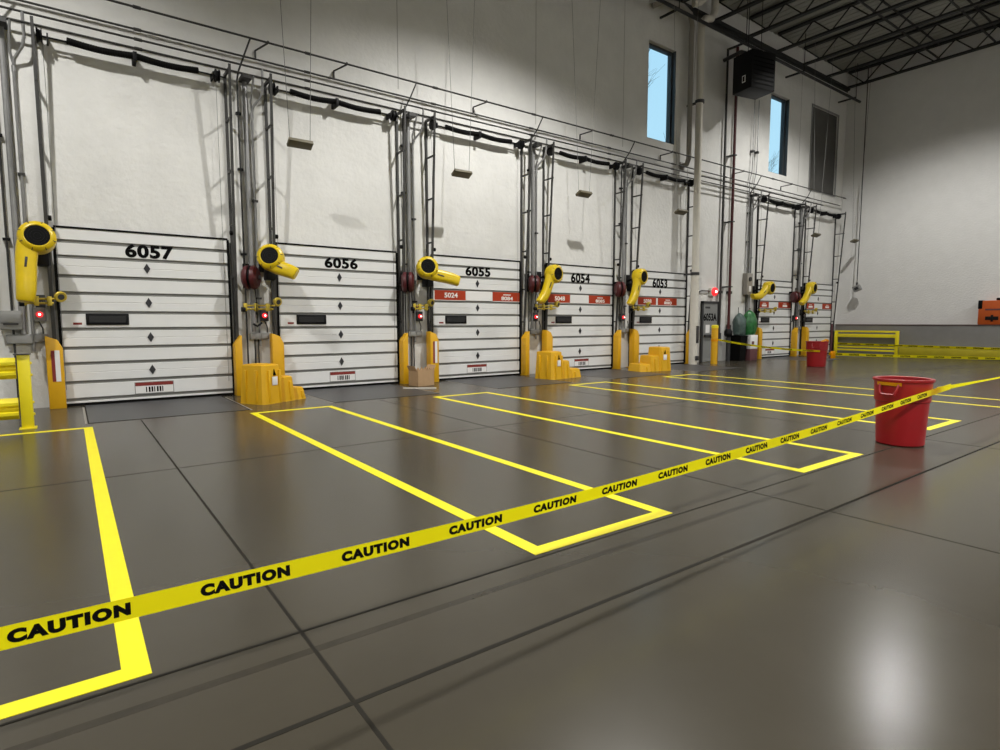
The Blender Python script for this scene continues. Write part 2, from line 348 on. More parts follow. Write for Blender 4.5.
for i, (xl, xr) in enumerate(DOORS):
    d = Thing('door_%d' % (i + 1), DLAB[i], 'dock door', ((xl + xr) / 2, -0.06, 0), kind='structure')
    # skin: profile with shallow recesses at the ribs
    prof = []; z = 0.05; yf = -0.075
    zs = sorted(RIBS)
    prof.append((-0.02, z)); prof.append((yf, z))
    for r in zs:
        prof += [(yf, r - 0.042), (yf + 0.03, r - 0.037), (yf + 0.03, r + 0.018), (yf, r + 0.024)]
    for zz in (2.50, 1.86, 1.22, 0.60): prof += [(yf, zz - 0.006), (yf + 0.006, zz), (yf, zz + 0.006)]
    prof = [prof[0]] + sorted(prof[1:], key=lambda a: a[1]) + [(yf, HT), (-0.02, HT)]
    q = MB(); q.loft([[(xl, y, zz) for y, zz in prof], [(xr, y, zz) for y, zz in prof]])
    d.part('door_skin', q, 'door')
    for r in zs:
        q = MB(); q.box(xl + 0.0, xr - 0.0, yf + 0.022, yf + 0.0299, r - 0.037, r + 0.018); d.part('rib', q, 'rib', label='recessed rib across the white door, its shade painted grey')  # grey strip puts the shade of the groove into colour
    q = MB(); q.box(xl - 0.02, xr + 0.02, -0.085, -0.02, HT, HT + 0.035); d.part('top_seal', q, 'black', label='black seal along the top edge')
    q = MB(); q.box(xl, xr, -0.085, -0.01, 0.0, 0.05); d.part('bottom_seal', q, 'black', label='black rubber seal at the floor')
    q = MB(); q.box(xr, xr + 0.045, -0.085, -0.0, 0.0, HT); q.box(xl - 0.045, xl, -0.085, -0.0, 0, HT); d.part('side_seal', q, 'black', label='black seals on both sides')
    # window
    wx0, wx1 = [(0.27, 0.93), (4.03, 4.69), (7.80, 8.45), (11.57, 12.22), (15.29, 15.91), (22.70, 23.36), (26.36, 27.0)][i]
    q = MB(); q.box(wx0, wx1, yf - 0.02, yf, 1.455, 1.665, bev=0.012); w = d.part('door_window', q, 'blackm', label='small dark vision window')
    q = MB(); q.box(wx0 + 0.05, wx1 - 0.05, yf - 0.024, yf - 0.0195, 1.50, 1.62); d.part('pane', q, 'glassd', parent=w)
    xm = (xl + xr) / 2 - 0.03
    for zz in (2.51, 1.87, 1.22, 0.60):
        q = MB(); q.prism([(-0.055, 0), (0, -0.095), (0.055, 0), (0, 0.095)], (xm, yf, zz), (1, 0, 0), (0, 0, 1), (0, -0.012, 0)); d.part('diamond_badge', q, 'diam')
    if NUM[i]:
        nx0, nx1, nz0, nz1 = [(0.93, 1.72, 2.70, 2.955), (4.69, 5.47, 2.71, 2.95), (8.43, 9.23, 2.70, 2.955), (12.18, 12.97, 2.665, 2.965), (15.92, 16.70, 2.64, 2.96)][i]
        q = MB(); text(q, NUM[i], nx1 - nx0, nz1 - nz0, 0.045, (nx0, yf - 0.004, nz0), space=1.08); d.part('door_number', q, 'num', label='black number ' + NUM[i], fixn=False)
    for dx0, dx1, txt, small in DECALS.get(i, []):
        q = MB(); q.box(dx0, dx1, yf - 0.004, yf - 0.0005, 2.06, 2.305); dc = d.part('orange_decal', q, 'orange', label='orange decal on the door')
        q = MB(); q.box(dx0, dx1, yf - 0.0045, yf - 0.0005, 2.045, 2.06); d.part('decal_edge', q, 'paper', parent=dc)
        xc = (dx0 + dx1) / 2 + 0.02
        q = MB()
        if txt: text(q, txt, 0.40, 0.13 if not small else 0.10, 0.03, (xc - 0.20, yf - 0.006, 2.12 if not small else 2.09))
        if small: q.box(xc - 0.13, xc + 0.12, yf - 0.006, yf - 0.004, 2.225, 2.25)
        if small and not txt: q.box(xc - 0.18, xc + 0.18, yf - 0.006, yf - 0.004, 2.11, 2.19)
        d.part('decal_lettering', q, 'white', parent=dc, fixn=False)
    if i in (2, 3):
        q = MB(); q.box(DECALS[i][0][1] + 0.02, DECALS[i][1][0] - 0.02, yf - 0.003, yf - 0.0005, 2.06, 2.305); d.part('white_decal', q, 'paper')
    # warning label near the bottom
    lx0, lx1 = [(0.97, 1.60), (4.75, 5.34), (8.47, 9.09), (12.36, 12.95), None, None, None][i] or (xm - 0.3, xm + 0.3)
    if i == 5: lx0, lx1 = 23.15, 23.85
    if i < 6:
        q = MB(); q.box(lx0, lx1, yf - 0.003, yf - 0.0005, 0.155, 0.36); q.mi = 1; q.box(lx0 - 0.012, lx1 + 0.012, yf - 0.0008, yf - 0.0004, 0.145, 0.37); wl = d.part('warning_label', q, ['paper', 'box'], label='white warning label with a dark red header')
        q = MB(); q.box(lx0, lx1, yf - 0.004, yf - 0.0031, 0.295, 0.36); d.part('label_header', q, 'dred', parent=wl)
        q = MB()
        for k in range(7):
            xx = lx0 + 0.17 + k * 0.045; q.box(xx, xx + (0.03 if k % 3 else 0.018), yf - 0.004, yf - 0.0031, 0.175, 0.275)
        d.part('label_print', q, 'num', parent=wl)
        q = MB(); q.box(xl + 0.14, xl + 0.36, yf - 0.003, yf - 0.0005, 1.44, 1.60); hl = d.part('handle_label', q, 'paper')
        q = MB(); q.box(xl + 0.17, xl + 0.30, yf - 0.0045, yf - 0.0031, 1.46, 1.50); d.part('label_print', q, 'dred', parent=hl)

    # tracks, springs
    for side in (0, 1):
        xa = xl - 0.11 if side == 0 else xr + 0.11
        t = Thing('door_track', ['left' if side == 0 else 'right'][0] + ' inclined steel track of ' + REF[i], 'door track', (xa, -0.05, 0), 'inclined tracks beside the dock doors')
        q = MB(); q.box(xa - 0.025, xa + 0.025, -0.05, -0.0, 0.0, 6.36); t.part('wall_angle', q, 'track')
        q = MB(); dy = 0.41
        q.loft([[(xa - 0.03, -0.07, 0), (xa + 0.03, -0.07, 0), (xa + 0.03, -0.11, 0), (xa - 0.03, -0.11, 0)],
                [(xa - 0.022, -0.03 - dy, 6.47), (xa + 0.022, -0.03 - dy, 6.47), (xa + 0.022, -0.065 - dy, 6.47), (xa - 0.022, -0.065 - dy, 6.47)]]); t.part('track_rail', q, 'track')
        for zz in (0.6, 1.5, 2.4, 3.45, 4.5, 5.5):
            q = MB(); q.box(xa - 0.018, xa + 0.018, -0.09 - dy * zz / 6.47, -0.04, zz - 0.018, zz + 0.018); t.part('bracket', q, 'track')
        q = MB(); q.box(xa - 0.02, xa + 0.02, -0.47, 0.0, 6.36, 6.42); t.part('top_arm', q, 'track')
        q = MB(); q.lathe([(0, 0), (0.045, 0), (0.045, 0.05), (0, 0.05)], (xa + (0.03 if side == 0 else -0.08), -0.06 - dy * 3.25 / 6.47, 3.28), (1, 0, 0), 12); t.part('roller', q, 'black')
    xa, xb = xl - 0.11, xr + 0.11
    ys, zs_ = -0.22, 6.28
    t = Thing('torsion_spring', 'black torsion spring pair on the shaft above ' + REF[i], 'spring', ((xl + xr) / 2, ys, zs_), 'torsion springs above the dock doors')
    q = MB(); q.tube([(xa + 0.03, ys, zs_), (xb - 0.03, ys, zs_)], 0.016, 8); t.part('shaft', q, 'blackm')
    x0s, xc, x1s = xl + 0.34, (xl + xr) / 2 - 0.05, xr - 0.40
    for a_, b_ in ((x0s, xc - 0.03), (xc + 0.03, x1s)):
        pth = []
        for k in range(9):
            f = k / 8; pth.append((a_ + (b_ - a_) * f, ys, zs_ - 0.035 * math.sin(math.pi * f) + 0.02))
        q = MB(); q.tube(pth, 0.056, 12)
        for k in range(26):
            f = (k + 0.5) / 26; q.lathe([(0.05, -0.012), (0.061, 0), (0.05, 0.012)], (a_ + (b_ - a_) * f, ys, zs_ - 0.035 * math.sin(math.pi * f) + 0.02), (1, 0, 0), 12)
        t.part('spring', q, 'black')
    q = MB(); q.box(xc - 0.035, xc + 0.03, ys - 0.075, 0, zs_ - 0.085, zs_ + 0.08, bev=0.008); t.part('center_bracket', q, 'blackm')
    for xx, sg in ((xa + 0.10, 1), (xb - 0.16, -1)):
        q = MB(); q.lathe([(0, 0), (0.12, 0), (0.12, 0.02), (0.10, 0.03), (0.09, 0.06), (0.12, 0.07), (0.12, 0.08), (0, 0.08)], (xx - 0.06, ys, zs_), (1, 0, 0), 20); t.part('cable_drum', q, 'blackm')
        q = MB(); q.box(xx - 0.012 + (0.09 if sg > 0 else -0.09), xx + 0.012 + (0.09 if sg > 0 else -0.09), ys - 0.04, 0, zs_ - 0.06, zs_ + 0.06); t.part('bearing_plate', q, 'blackm')
        q = MB(); q.tube([(xx + sg * 0.02, ys + 0.13, zs_), (xx + sg * 0.02, -0.1, 0.3)], 0.004, 4); t.part('lift_cable', q, 'wire')

    # track guards
    for side in ((0, 1) if i < 6 else (0,)):
        if side == 0: poly = [(xl - 0.24, 0), (xl + 0.0, 0), (xl + 0.0, 1.05), (xl - 0.07, 1.20), (xl - 0.24, 1.27)]
        else: poly = [(xr + 0.02, 0), (xr + 0.16, 0), (xr + 0.16, 1.24), (xr + 0.13, 1.22), (xr + 0.02, 1.05)]
        t = Thing('track_guard', 'yellow steel track guard at the %s foot of %s' % ('left' if side == 0 else 'right', REF[i]), 'track guard', (poly[0][0] + 0.12, -0.3, 0), 'yellow track guards')
        q = MB(); q.prism(poly, (0, -0.13, 0), (1, 0, 0), (0, 0, 1), (0, -0.22, 0), bev=0.012); t.part('guard_body', q, 'guard')
        q = MB(); q.box(poly[0][0] + 0.02, poly[1][0] - 0.02, -0.13, -0.0, 0.0, 0.02); t.part('base_plate', q, 'guard')
        if i == 0 and side == 0 or i == 2 and side == 0:
            q = MB(); q.box(xl - 0.17, xl - 0.05, -0.354, -0.3505, 0.48, 1.02); st = t.part('warning_sticker', q, 'paper', label='white and dark red warning sticker')
            q = MB(); q.box(xl - 0.17, xl - 0.12, -0.356, -0.3541, 0.48, 1.02); t.part('sticker_band', q, 'dred', parent=st)
    # dock leveler plate in the floor
    t = Thing('dock_leveler', 'dark steel leveler plate in the floor before ' + REF[i], 'dock leveler', ((xl + xr) / 2, -1.3, 0), 'dock levelers in the floor')
    q = MB(); q.box(xl + 0.27, xr - 0.25, -2.45, -0.12, 0.0, 0.004); t.part('plate', q, 'steel')
    q = MB(); q.box(xl + 0.25, xl + 0.268, -2.47, -0.1, 0, 0.005); q.box(xr - 0.248, xr - 0.23, -2.47, -0.1, 0, 0.005); q.box(xl + 0.25, xr - 0.23, -2.475, -2.452, 0, 0.005); t.part('pit_edge', q, 'joint')
    q = MB(); q.box(xl + 0.22, xl + 0.25, -2.5, -0.4, 0, 0.003); t.part('edge_strip', q, 'greyp', label='worn pale edge strip')
    q = MB(); q.box(xr - 0.23, xr - 0.20, -2.5, -0.4, 0, 0.003); t.part('edge_strip', q, 'greyp', label='worn pale edge strip')

# ------------------------------------------------------------------ horizontal conduits along the wall top
def hconduit(label, y, z, x0, x1, r, m, name='long_conduit', brackets=()):
    t = Thing(name, label, 'conduit', ((x0 + x1) / 2, y, z), 'long horizontal conduits above the doors')
    q = MB(); q.tube([(x0, y, z), (x1, y, z)], r, 8)
    t.part('pipe', q, m)
    for xx in [x0 + 1.2 + 3.05 * k for k in range(int((x1 - x0 - 1.2) / 3.05) + 1)]:
        q = MB(); q.tube([(xx - 0.06, y, z), (xx + 0.06, y, z)], r * 1.5, 8); t.part('coupling', q, m)
    for xx in brackets:
        q = MB(); q.tube([(xx, y, z + 0.03), (xx - 0.02, y, z - 0.02), (xx - 0.16, -0.03, z - 0.06), (xx - 0.16, -0.03, z - 0.20)], 0.021, 6); t.part('strut_bracket', q, 'galvd')
    return t
br = [3.55, 5.2, 8.9, 12.7, 16.4, 20.6, 24.1]
hconduit('topmost thin black conduit held off the dock wall on bent struts', -0.40, 7.08, -6.0, 28.9, 0.021, 'galvd', brackets=br)
hconduit('second conduit from the top along the dock wall, grey', -0.30, 6.74, -6.0, 28.6, 0.020, 'galvd')
hconduit('third conduit from the top along the dock wall, dark', -0.30, 6.57, -6.0, 27.0, 0.020, 'galvd')
hconduit('lowest of the four long conduits, just above the springs', -0.30, 6.41, -6.0, 25.6, 0.020, 'galvd')

# ------------------------------------------------------------------ risers on each pier
for i, (xl, xr) in enumerate(DOORS):
    o = {0: 0.0, 2: -0.10, 5: -0.16, 6: -0.02}.get(i, 0.0)
    xa, xb, xc = xl - 0.66 + o, xl - 0.53 + o, xl - 0.40 + o
    R = REF[i]; G = 'vertical conduits between the doors'
    t = Thing('conduit_riser', 'thin dark riser joining the top conduit, left of ' + R, 'conduit', (xa, -0.08, 0), G)
    q = MB(); q.tube([(xa, -0.06, 0.0), (xa, -0.06, 6.35), (xa + 0.02, -0.1, 6.5), (xa + 0.10, -0.30, 6.78), (xa + 0.20, -0.40, 7.08)], 0.017, 8); t.part('pipe', q, 'galvd')
    for zz in (2.9, 4.6, 5.7):
        q = MB(); q.box(xa - 0.05, xa + 0.05, -0.085, 0.0, zz - 0.02, zz + 0.02); t.part('clamp', q, 'blackm')
    t = Thing('conduit_riser', 'thick pale grey riser on the pier left of ' + R, 'conduit', (xb, -0.08, 0), G)
    q = MB(); q.tube([(xb, -0.075, 1.30), (xb, -0.075, 6.38)], 0.046, 10); t.part('pipe', q, 'galv')
    q = MB(); q.box(xb - 0.09, xb + 0.09, -0.34, 0, 6.33, 6.40); t.part('top_bracket', q, 'galvd')
    t = Thing('conduit_riser', 'grey riser with bent gooseneck top left of ' + R, 'conduit', (xc, -0.08, 0), G)
    q = MB(); q.tube([(xc, -0.06, 1.0), (xc, -0.06, 5.75), (xc + 0.02, -0.10, 5.87), (xc + 0.14, -0.22, 6.05), (xc + 0.17, -0.26, 6.2), (xc + 0.17, -0.30, 6.57)], 0.024, 8); t.part('pipe', q, 'galv')
    q = MB(); q.tube([(xc, -0.06, 5.80), (xc - 0.03, -0.10, 5.95), (xc - 0.02, -0.24, 6.2), (xc, -0.30, 6.41)], 0.020, 8); t.part('branch', q, 'galv')
    q = MB(); q.lathe([(0, 0), (0.03, 0), (0.03, 0.10), (0, 0.10)], (xc, -0.06, 5.66), (0, 0, 1), 10); t.part('coupling', q, 'galv')
    for zz in (2.0, 4.0):
        q = MB(); q.box(xc - 0.05, xc + 0.05, -0.09, 0, zz - 0.02, zz + 0.02); t.part('clamp', q, 'galvd')
    # junction boxes
    t = Thing('junction_box', 'grey electrical box on the pier left of ' + R, 'electrical box', (xb, 0, 1.1), 'grey electrical boxes on the piers')
    if i == 0:
        q = MB(); q.box(-0.92, -0.62, -0.17, 0, 1.38, 1.70, bev=0.012); t.part('enclosure', q, 'box')
        q = MB(); q.box(-0.90, -0.64, -0.185, -0.17, 1.50, 1.66, bev=0.006); t.part('cover', q, 'box')
        q = MB(); q.box(-0.87, -0.67, -0.188, -0.184, 1.46, 1.49); t.part('slot', q, 'dark')
        q = MB(); q.box(-0.85, -0.50, -0.10, 0, 1.14, 1.30, bev=0.01); q.box(-0.48, -0.28, -0.1, 0, 1.16, 1.30, bev=0.01); t.part('wireway', q, 'box')
    else:
        q = MB(); q.box(xb - 0.07, xb + 0.30, -0.10, 0, 1.14, 1.28, bev=0.01); t.part('enclosure', q, 'box')
        q = MB(); q.box(xb - 0.03, xb + 0.08, -0.115, -0.10, 1.16, 1.26, bev=0.005); q.box(xb + 0.14, xb + 0.27, -0.115, -0.10, 1.16, 1.26, bev=0.005); t.part('cover', q, 'box')
    q = MB(); xs0 = xb + 0.22
    q.tube([(xs0, -0.10, 1.52), (xs0 + 0.05, -0.09, 1.40), (xs0 + 0.05, -0.07, 1.20)], 0.012, 6); t.part('lead', q, 'galvd')
    if i in (1, 2):
        q = MB(); q.tube([(xb + 0.02, -0.05, 1.14), (xb + 0.02, -0.05, 0.0)], 0.018, 8); q.tube([(xb + 0.09, -0.05, 1.14), (xb + 0.09, -0.05, 0.0)], 0.014, 8); t.part('down_conduit', q, 'galvd')
# extra risers at the far left edge
for x, lab in ((-0.93, 'thin grey riser at the far left edge, left of the forked one'), (-1.12, 'leftmost grey riser, cut by the photo edge')):
    t = Thing('conduit_riser', lab, 'conduit', (x, -0.08, 0), 'vertical conduits between the doors')
    q = MB(); q.tube([(x, -0.07, 1.7 if x > -1 else 0.0), (x, -0.07, 6.3), (x, -0.25, 6.7)], 0.026, 8); t.part('pipe', q, 'galv')

# ------------------------------------------------------------------ dock fans
FANS = [((-0.33, -0.6, 2.89), (-0.13, -0.20, -1.06), (0.05, -1, 0.1)), ((3.40, -0.6, 2.80), (0.44, -0.30, -0.27), (-0.1, -1.0, 0.0)), ((7.0, -0.6, 2.79), (0.74, -0.30, -0.23), (0.15, -1, 0.0)),
        ((11.04, -0.6, 2.83), (-0.42, -0.05, -0.87), (0.15, -1, 0.0)), ((14.66, -0.6, 2.91), (-0.33, -0.03, -0.945), (0.15, -1, 0.0)), ((22.30, -0.6, 2.81), (-1.0, 0.02, -0.60), (0.1, -1, 0.0)), ((25.70, -0.6, 2.92), (-0.72, 0.0, -0.82), (0.1, -1, 0.0))]
BEND = [0.0, 0.0, 0.02, 0.10, 0.13, 0.22, 0.14]
FL = ['yellow dock fan hanging straight down left of the 6057 door', 'yellow dock fan with snout across the edge of the 6056 door', 'yellow dock fan with snout pointing right over the 6055 door',
      'yellow dock fan pointing down-left before the 6054 door', 'yellow dock fan hanging down before the 6053 door', 'yellow dock fan above the green bag', 'yellow dock fan nearest the end wall']
for i, (h, n, a) in enumerate(FANS):
    h = Vector(h); n = Vector(n); L = n.length; n.normalize(); a = Vector(a); a = (a - n * a.dot(n)).normalized(); bb = n.cross(a)
    xl = DOORS[i][0]
    t = Thing('dock_fan', FL[i], 'fan', h, 'yellow dock fans')
    q = MB(); q.lathe([(0.05, -0.18), (0.17, -0.18), (0.23, -0.155), (0.255, -0.10), (0.262, 0.06), (0.25, 0.12), (0.215, 0.155), (0.182, 0.165), (0.17, 0.158), (0.17, 0.10)], h, a, 36)
    hs = t.part('fan_housing', q, 'fan')
    q = MB(); q.lathe([(0, 0.155), (0.171, 0.155), (0.171, 0.13), (0, 0.13)], h, a, 28)
    ik = t.part('intake_grille', q, 'black', label='round black intake')
    q = MB()
    for rr_ in (0.05, 0.09, 0.13):
        q.lathe([(rr_ - 0.003, 0.159), (rr_ + 0.003, 0.159), (rr_ + 0.003, 0.155), (rr_ - 0.003, 0.155), (rr_ - 0.003, 0.159)], h, a, 28)
    t.part('grille_rings', q, 'blackm', parent=ik)
    for k in range(8):
        an = 2 * math.pi * k / 8 + 0.2; dr = n * math.cos(an) + bb * math.sin(an)
        q = MB(); c = h + dr * 0.234 + a * 0.143; q.tube([c - dr * 0.02 + a * 0.012, c + dr * 0.02 - a * 0.018], 0.006, 6); t.part('rib_mark', q, 'dark', parent=hs)
    q = MB(); rings = []
    for f, cx, wb, wa in ((-0.02, 0.10, 0.15, 0.12), (0.18, 0.11, 0.15, 0.12), (0.38, 0.11, 0.145, 0.118), (0.6, 0.09, 0.14, 0.115), (0.8, 0.075, 0.135, 0.115), (0.97, 0.07, 0.125, 0.10), (1.0, 0.07, 0.105, 0.08)):
        c = h + n * (L * f) + bb * (cx + BEND[i] * (max(0, f - 0.35) / 0.65) ** 2 - BEND[i] * 0.4 * math.sin(math.pi * min(1, f))); ring = []; wb *= 1 - 0.12 * (BEND[i] > 0.05) * math.sin(math.pi * f)
        for k in range(20):
            an = 2 * math.pi * k / 20; ca, sa = math.cos(an), math.sin(an)
            p_ = 0.65
            ring.append(c + bb * (wb * math.copysign(abs(ca) ** p_, ca)) + a * (wa * math.copysign(abs(sa) ** p_, sa)))
        rings.append(ring)
    q.loft(rings); nz = t.part('nozzle', q, 'fan')
    q = MB(); c = h + n * (L * 0.42) + bb * 0.11 + a * 0.12; q.box(-0.016, 0.016, -0.004, 0.004, -0.085, 0.085, bev=0.003)
    mt = Matrix((bb, -a, n)).transposed().to_4x4(); mt.translation = c
    bmesh.ops.transform(q.bm, matrix=mt, verts=q.bm.verts); t.part('slot_mark', q, 'dark', parent=nz)
    # bracket back to the wall
    wx = xl - 0.30; q = MB()
    q.tube([h - a * 0.16, (h.x * 0.5 + wx * 0.5, -0.35, h.z - 0.03), (wx, -0.06, h.z - 0.1)], 0.035, 8); t.part('swivel_arm', q, 'blackm')
    q = MB(); q.box(wx - 0.10, wx + 0.10, -0.07, 0, h.z - 0.25, h.z + 0.10, bev=0.01); t.part('wall_plate', q, 'blackm')
    q = MB(); q.box(wx + 0.02, wx + 0.20, -0.30, -0.02, h.z - 0.42, h.z - 0.18, bev=0.01); t.part('switch_box', q, 'blackm')

# swing-arm dock lights (brass-coloured) and signal lamps
for i, (xl, xr) in enumerate(DOORS):
    x0, z0, x1, z1 = [(-0.57, 1.84, -0.05, 1.92), (2.90, 1.74, 3.58, 1.90), (6.73, 1.80, 7.25, 1.95), (10.56, 1.87, 11.40, 1.98), (14.57, 1.85, 15.40, 2.03), (22.0, 1.90, 23.3, 1.98), (25.6, 1.86, 26.7, 1.98)][i]
    y = -0.40
    t = Thing('dock_light', 'yellow swing-arm dock light folded flat left of ' + REF[i], 'dock light', (x0, -0.05, z0), 'swing-arm dock lights')
    zm = (z0 + z1) / 2 - 0.02
    q = MB(); q.tube([(x0, y, zm + 0.035), (x1 - 0.08, y, zm + 0.045)], 0.018, 8); q.tube([(x0, y, zm - 0.035), (x1 - 0.12, y, zm - 0.03)], 0.018, 8); t.part('arm', q, 'brass')
    for f in (0.02, 0.32, 0.66):
        xx = x0 + (x1 - x0) * f; q = MB(); q.box(xx - 0.035, xx + 0.035, y - 0.03, y + 0.03, zm - 0.075, zm + 0.085, bev=0.008); t.part('joint_block', q, 'brass')
    q = MB(); q.lathe([(0, -0.10), (0.06, -0.10), (0.085, -0.05), (0.095, 0.0), (0.08, 0.02), (0, 0.02)], (x1 - 0.02, y, z1 + 0.02), (0.3, -0.9, -0.2), 18); lh = t.part('lamp_head', q, 'brass')
    q = MB(); q.lathe([(0, 0.025), (0.05, 0.022), (0.05, 0.019), (0, 0.019)], (x1 - 0.02, y, z1 + 0.02), (0.3, -0.9, -0.2), 16); t.part('lamp_lens', q, 'dark', parent=lh)
    q = MB(); q.lathe([(0, 0), (0.05, 0), (0.05, 0.07), (0, 0.07)], (x0 - 0.06, y, zm - 0.04), (1, 0, 0), 12); t.part('end_knob', q, 'blackm')
    xm = x0 + (x1 - x0) * 0.4
    q = MB(); q.tube([(xm, y, zm), (xm, -0.02, zm - 0.02)], 0.025, 8); q.box(xm - 0.07, xm + 0.07, -0.04, 0, zm - 0.14, zm + 0.12, bev=0.008); t.part('wall_mount', q, 'dark')

    sx = [-0.38, 3.35, 7.04, 10.77, 14.43, 21.78, 25.42][i]; sz = 1.64
    t = Thing('signal_light', 'small red signal lamp beside ' + REF[i], 'signal light', (sx, -0.1, sz), 'red signal lamps beside the doors')
    q = MB(); q.box(sx - 0.085, sx + 0.085, -0.14, 0, sz - 0.12, sz + 0.12, bev=0.012); t.part('lamp_housing', q, 'dark' if i else 'box')
    q = MB(); q.lathe([(0.04, 0), (0.052, 0), (0.052, 0.025), (0.04, 0.045), (0, 0.055)], (sx, -0.14, sz), (0, -1, 0), 18); ln = t.part('red_lens', q, 'lred', label='glowing red lens')
    q = MB(); q.lathe([(0.020, 0.052), (0.016, 0.066), (0, 0.07)], (sx, -0.14, sz), (0, -1, 0), 12); t.part('bright_core', q, 'lcore', parent=ln)

# cord reels
for i, (x, z) in {1: (3.06, 2.41), 2: (6.62, 2.45), 3: (10.54, 2.55), 4: (14.04, 2.51), 6: (24.9, 2.52)}.items():
    t = Thing('cord_reel', 'dark red cord reel on the pier left of ' + REF[i], 'cord reel', (x, -0.05, z), 'dark red cord reels')
    ax = Vector((0.85, -0.5, 0.0)).normalized(); c = Vector((x, -0.34, z))
    q = MB(); q.lathe([(0, -0.15), (0.17, -0.15), (0.235, -0.10), (0.245, -0.06), (0.245, -0.03), (0.20, -0.025), (0.20, 0.025), (0.245, 0.03), (0.245, 0.06), (0.235, 0.10), (0.17, 0.15), (0, 0.15)], c, ax, 12); t.part('reel_housing', q, 'reel')
    q = MB(); q.lathe([(0, -0.015), (0.215, -0.02), (0.22, 0), (0.215, 0.02), (0, 0.015)], c, ax, 20); t.part('cord_coil', q, 'black')
    q = MB(); q.lathe([(0, 0.15), (0.05, 0.15), (0.04, 0.19), (0, 0.19)], c, ax, 12); t.part('hub', q, 'dark')
    q = MB(); q.box(x - 0.05, x + 0.05, -0.32, 0, z + 0.16, z + 0.24, bev=0.01); q.box(x - 0.08, x + 0.08, -0.04, 0, z - 0.2, z + 0.3, bev=0.008); t.part('wall_bracket', q, 'blackm')
    cz = z - 0.92 if i == 1 else z - 0.6
    q = MB(); q.tube([(x + 0.05, -0.40, z - 0.20), (x + 0.07, -0.42, z - 0.5), (x + 0.06, -0.46, cz)], 0.010, 6)
    cb = t.part('cord', q, 'black')
    if i == 1:
        q = MB(); q.tube([(x - 0.02, -0.46, cz - 0.02), (x + 0.06, -0.46, cz - 0.07), (x + 0.15, -0.46, cz + 0.0)], 0.022, 8); t.part('hook', q, 'blackm', parent=cb)

# ------------------------------------------------------------------ hanging placards
for (x, y, z, s), lab in zip([(3.93, -1, 5.04, 0.28), (7.75, -1, 5.01, 0.36), (11.78, -1, 5.04, 0.5), (16.12, -1, 5.02, 0.5), (25.05, -1, 5.04, 0.6), (28.6, -1.0, 5.08, 0.6)],
                             ['small brown placard hanging on two wires before the 6056 door', 'small brown placard hanging on two wires before the 6055 door', 'small brown placard hanging on two wires before the 6054 door',
                              'small brown placard hanging on two wires before the 6053 door', 'small dark placard hanging before the last door by the end wall', 'small dark placard hanging in the corner against the white end wall']):
    t = Thing('hanging_placard', lab, 'placard', (x, y, z), 'brown placards hung on wires')
    q = MB(); q.box(x - 0.24, x + 0.24, y - 0.10, y + 0.10, z - 0.035, z + 0.035, bev=0.008, rot=Matrix.Rotation(math.radians(-28), 3, 'X')); t.part('plate', q, 'placard')
    for sg in (-1, 1):
        q = MB(); q.tube([(x + sg * 0.20, y, z + 0.02), (x + sg * (0.20 + s * 1.0), y, ZT - 0.05)], 0.006, 4); t.part('wire', q, 'wire')

# ------------------------------------------------------------------ pipes on the blank wall
t = Thing('cream_downpipe', 'tall cream drain pipe beside the 6053 door', 'pipe', (17.62, -0.5, 0), None)
q = MB(); q.tube([(17.66, -0.5, 0.0), (17.66, -0.5, 3.2)], 0.145, 16); t.part('lower_pipe', q, 'cream')
q = MB(); q.tube([(17.66, -0.5, 3.15), (17.62, -0.5, 11.2), (17.64, -0.5, 11.45), (17.80, -0.52, 11.62), (18.1, -0.55, 11.70), (18.25, -0.56, 11.95), (18.28, -0.56, 12.75)], 0.12, 14); t.part('upper_pipe', q, 'cream')
for zz in (3.15, 8.9):
    q = MB(); q.tube([(17.64, -0.5, zz - 0.05), (17.64, -0.5, zz + 0.05)], 0.155, 16); q.box(17.6, 17.68, -0.4, 0, zz - 0.03, zz + 0.03); t.part('pipe_clamp', q, 'dark')
q = MB(); q.box(17.62, 17.72, -0.68, -0.62, 0.75, 1.35, bev=0.01); q.box(17.60, 17.74, -0.70, -0.62, 0.15, 0.30, bev=0.01); t.part('cleanout_strap', q, 'dark')
t = Thing('grey_downpipe', 'slimmer grey drain pipe just left of the cream pipe', 'pipe', (17.4, -0.3, 0), None)
q = MB(); q.tube([(17.43, -0.02, 6.86), (17.43, -0.2, 6.88), (17.42, -0.28, 7.05), (17.40, -0.28, 11.1), (17.4, -0.3, 11.35), (17.15, -0.4, 11.62), (16.6, -0.5, 11.66), (16.0, -0.5, 11.62), (15.75, -0.4, 11.60), (15.7, -0.03, 11.6)], 0.085, 12); t.part('pipe', q, 'greyp')
q = MB(); q.box(17.3, 17.54, -0.03, 0.0, 6.74, 6.98, bev=0.005); t.part('wall_flange', q, 'greyp')
t = Thing('drain_elbow', 'cream pipe elbow dropping from the roof above the cream pipe', 'pipe', (17.3, -0.8, 11.7), None)
q = MB(); q.tube([(17.5, -0.75, 12.75), (17.5, -0.75, 12.3), (17.4, -0.74, 12.05), (17.2, -0.72, 11.9), (17.0, -0.62, 11.82)], 0.12, 14); t.part('pipe', q, 'cream')
t = Thing('red_riser', 'dark red sprinkler riser with black valve on the dock wall', 'pipe', (20.15, -0.3, 0), None)
q = MB(); q.tube([(20.12, -0.28, 0.95), (20.12, -0.28, 11.4)], 0.052, 10); t.part('riser_pipe', q, 'redp')
q = MB(); q.tube([(20.15, -0.28, 0.0), (20.15, -0.28, 0.98)], 0.08, 12); t.part('lower_pipe', q, 'dark')
